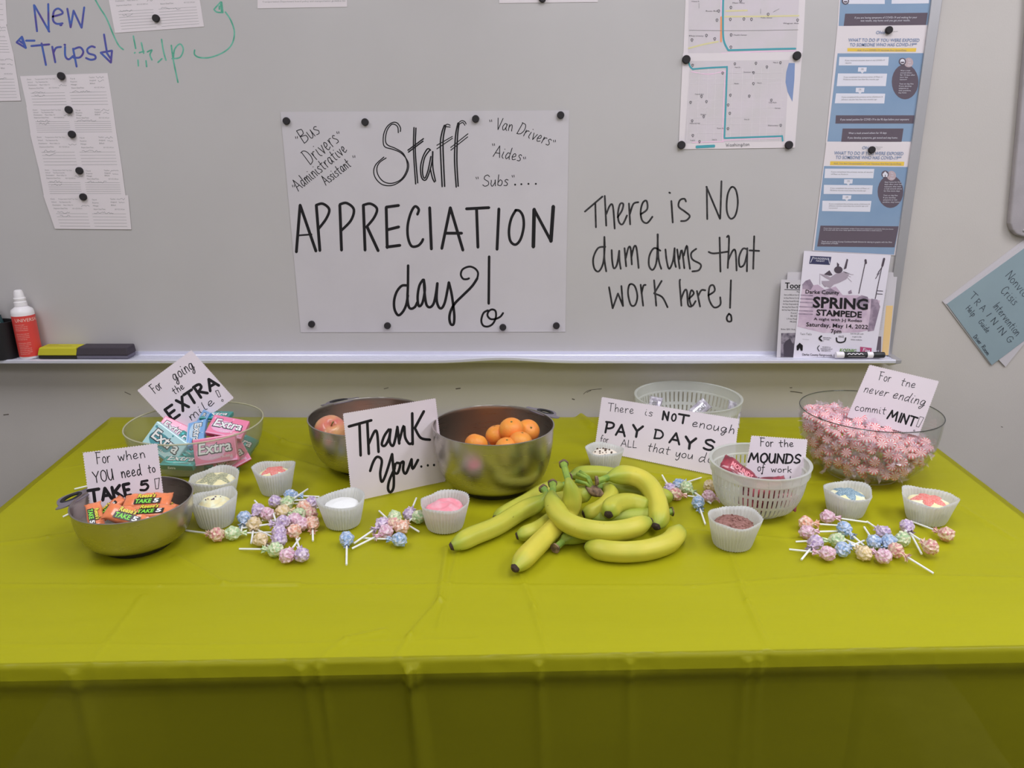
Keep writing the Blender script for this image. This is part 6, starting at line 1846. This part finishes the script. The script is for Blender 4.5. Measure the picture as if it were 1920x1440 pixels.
# ------------------------------------------------------------------ lollipops
STICK = mat('paper_stick', C(226, 216, 204), .7)
LC = {'purple': ((150, 122, 176), (206, 188, 208)), 'blue': ((92, 140, 196), (178, 194, 216)), 'green': ((142, 190, 120), (208, 214, 170)), 'orange': ((222, 138, 104), (232, 196, 176)),
      'yellow': ((206, 176, 100), (216, 196, 160)), 'red': ((196, 104, 108), (216, 196, 158)), 'pink': ((196, 130, 160), (220, 192, 204))}
def pale(c_, k_=.30): return tuple(x * (1 - k_) + y_ * k_ for x, y_ in zip(c_, (176, 164, 166)))
LM = {k_: mat('lollipop_wrapper_' + k_, C(*pale(a_), k=1.3), .35, spec=.5, col2=C(*pale(b_), k=1.45), vscale=190, lo=.40, hi=.60, bump=.6, bscale=260, bdist=.0012, coat=.2) for k_, (a_, b_) in LC.items()}
_lh = {}
def lolly_head(col, var):
    key = (col, var)
    if key in _lh: return _lh[key]
    bm = bmesh.new(); bmesh.ops.create_icosphere(bm, subdivisions=3, radius=.0122)
    off = V((var * 5.3, var, 0))
    for q in bm.verts:
        d = q.co.normalized()
        n_ = abs(noise.noise(d * 2.6 + off)) * .42 + noise.noise(d * 6 + off) * .20
        fold = .075 * sin(7 * atan2(d.z, d.y) + var + d.x * 3)
        q.co = q.co * (1 + n_ * .8 + fold * (.3 + .7 * abs(d.x)))
        q.co.x *= 1.06
    bm.verts.index_update()
    vs = [tuple(q.co) for q in bm.verts]; fs = [tuple(l.index for l in fc.verts) for fc in bm.faces]; bm.free()
    # twisted neck of the wrapper
    N = 12; rows = [(.008, .0085), (.0125, .0042), (.016, .0026), (.020, .0036), (.024, .0050 + .001 * var)]
    vs2, fs2 = [], []
    for j, (x, r) in enumerate(rows):
        for i in range(N):
            a = 2 * pi * i / N + j * .35
            rr_ = r * (1 + .28 * (1 if i % 2 else -1) * (j > 0))
            vs2.append((x + (.0012 if i % 2 and j == 4 else 0), rr_ * cos(a), rr_ * sin(a)))
    for j in range(4):
        for i in range(N):
            i2 = (i + 1) % N
            fs2.append((j * N + i, (j + 1) * N + i, (j + 1) * N + i2, j * N + i2))
    vs, fs = merge((vs, fs), (vs2, fs2))
    _lh[key] = (vs, fs)
    return _lh[key]
_lmesh = {}
ORDW = ['leftmost', 'second from left', 'third from left', 'fourth from left', 'fifth from left', 'sixth from left', 'seventh from left', 'eighth from left', 'ninth from left']
NUMW = {2: 'two', 3: 'three', 4: 'four', 5: 'five', 6: 'six', 7: 'seven', 8: 'eight', 9: 'nine'}
def dirword(dx, dy):
    a = math.degrees(atan2(-dy, dx)) % 360
    return ['right', 'upper right', 'upward', 'upper left', 'left', 'lower left', 'downward', 'lower right'][int((a + 22.5) // 45) % 8]
def cluster(items, org, sc, where, group, seed):
    rnd = random.Random(seed)
    px = [(org[0] + x / sc, org[1] + y / sc, org[0] + ex / sc, org[1] + ey / sc, col, z) for x, y, ex, ey, col, z in items]
    for i, (x, y, ex, ey, col, z) in enumerate(px):
        same = sorted([q for q in px if q[4] == col])
        k_ = same.index(px[i])
        d = dirword(ex - x, ey - y)
        if len(same) == 1: l = 'the only %s lollipop in %s, stick %s' % (col, where, d)
        else:
            oq = ORDW[k_] if k_ < len(same) - 1 else 'rightmost'
            l = '%s of the %s %s lollipops in %s, stick %s' % (oq, NUMW[len(same)], col, where, d)
        h = atz(x, y, TZ + .0135 + z)
        e = atz(ex, ey, TZ + .0035 + z * .6 + (.012 if z > .008 else 0))
        v_ = e - h; L = v_.length
        if L < .05: e = h + v_.normalized() * .05
        if L > .092: e = h + v_.normalized() * .092
        v_ = e - h; L = v_.length
        root = thing('lollipop', l, 'lollipop', h, group)
        root.rotation_euler = v_.to_track_quat('X', 'Z').to_euler()
        var = rnd.randint(0, 3)
        if (col, var) not in _lmesh:
            o = local('wrapper', *lolly_head(col, var), LM[col], root, True, 22); _lmesh[(col, var)] = o.data
        else:
            o = bpy.data.objects.new('wrapper', _lmesh[(col, var)]); COL.objects.link(o); o.parent = root
        o.rotation_euler = (rnd.uniform(0, 6.28), 0, 0)
        v2, f2 = tube([(.008, 0, 0), (L * .5, 0, 0), (L, 0, 0)], .0019, 8)
        local('stick', v2, f2, STICK, root, True, 40)
ZL = (340, 840); SL = 1753 / 280
cluster([(415, 1015, 55, 970, 'red', 0), (605, 1000, 1075, 990, 'green', 0), (740, 820, 700, 985, 'blue', .001), (900, 730, 722, 925, 'purple', .004), (1010, 775, 775, 528, 'pink', .006), (1190, 745, 1605, 700, 'yellow', .002),
         (1105, 630, 1500, 604, 'purple', .001), (1245, 640, 1503, 470, 'green', .005), (1285, 558, 1620, 572, 'blue', 0), (1530, 640, 1320, 655, 'purple', .002), (1440, 690, 1700, 640, 'orange', 0), (1380, 780, 1092, 765, 'green', .004),
         (1510, 775, 1200, 860, 'red', 0), (1540, 880, 1545, 1090, 'orange', .001), (1415, 890, 1250, 700, 'pink', .001), (1330, 845, 948, 850, 'pink', .004), (1190, 870, 722, 940, 'purple', .008), (1150, 985, 1045, 660, 'purple', .009),
         (1325, 975, 1500, 760, 'orange', .003), (855, 890, 820, 1120, 'yellow', .002), (930, 1075, 1140, 1250, 'yellow', 0), (1150, 1080, 895, 962, 'purple', .003), (1100, 1190, 682, 1185, 'green', .001), (1240, 1265, 1390, 1058, 'pink', 0), (1415, 1255, 1340, 1038, 'purple', .001)],
        ZL, SL, 'the left pile', 'lollipops in the left pile', 1)
ZL2 = (570, 720); SL2 = 4.1156
cluster([(330, 1195, 328, 1395, 'blue', 0), (605, 1080, 385, 1230, 'purple', .003), (630, 1140, 370, 1270, 'pink', .001), (735, 1200, 450, 1190, 'blue', .001), (700, 1030, 888, 1140, 'green', .001), (690, 1085, 580, 980, 'red', .001), (755, 1105, 900, 982, 'orange', .004), (815, 1005, 882, 845, 'purple', .001), (885, 1025, 1080, 1010, 'green', 0)],
        ZL2, SL2, 'the middle pile', 'lollipops in the pile left of the bananas', 2)
ZL3 = (1080, 680); SL3 = 4.174
cluster([(735, 990, 652, 840, 'purple', .001), (865, 975, 1057, 1102, 'green', .002), (805, 955, 980, 900, 'blue', 0), (780, 1030, 935, 1050, 'red', 0), (955, 1095, 1012, 1265, 'blue', .001), (1040, 1045, 1180, 1090, 'pink', 0), (1048, 965, 1200, 980, 'yellow', 0)],
        ZL3, SL3, 'the pile by the strainer', 'lollipops right of the bananas', 3)
ZL4 = (1480, 660); SL4 = 3.35
cluster([(240, 1035, 490, 1070, 'pink', 0), (105, 1075, 310, 1090, 'orange', 0), (110, 1130, 370, 1125, 'pink', .001), (165, 1195, 75, 1305, 'purple', .004), (345, 1110, 470, 1215, 'blue', .001), (300, 1180, 40, 1192, 'green', 0), (335, 1240, 470, 1185, 'blue', .001), (240, 1265, 0, 1240, 'pink', .001),
         (470, 1265, 355, 1180, 'yellow', 0), (530, 1192, 470, 1100, 'blue', .001), (590, 1135, 488, 1065, 'purple', .001), (625, 1190, 560, 1290, 'blue', .003), (710, 1175, 770, 1022, 'green', .002), (738, 1095, 855, 1312, 'purple', .001), (888, 1225, 665, 1075, 'red', .006), (985, 1145, 770, 1065, 'red', 0),
         (670, 1245, 905, 1390, 'red', .002), (590, 1282, 350, 1178, 'pink', .003)],
        ZL4, SL4, 'the right front pile', 'lollipops in the right front pile', 4)
# three lollipops behind the small steel bowl, only stick ends show
cluster([(190, 935, 118, 969, 'green', 0), (190, 905, 140, 917, 'pink', 0), (300, 955, 366, 957, 'purple', 0)], (0, 0), 1, 'the row behind the candy bars', 'lollipops behind the small steel bowl', 5)
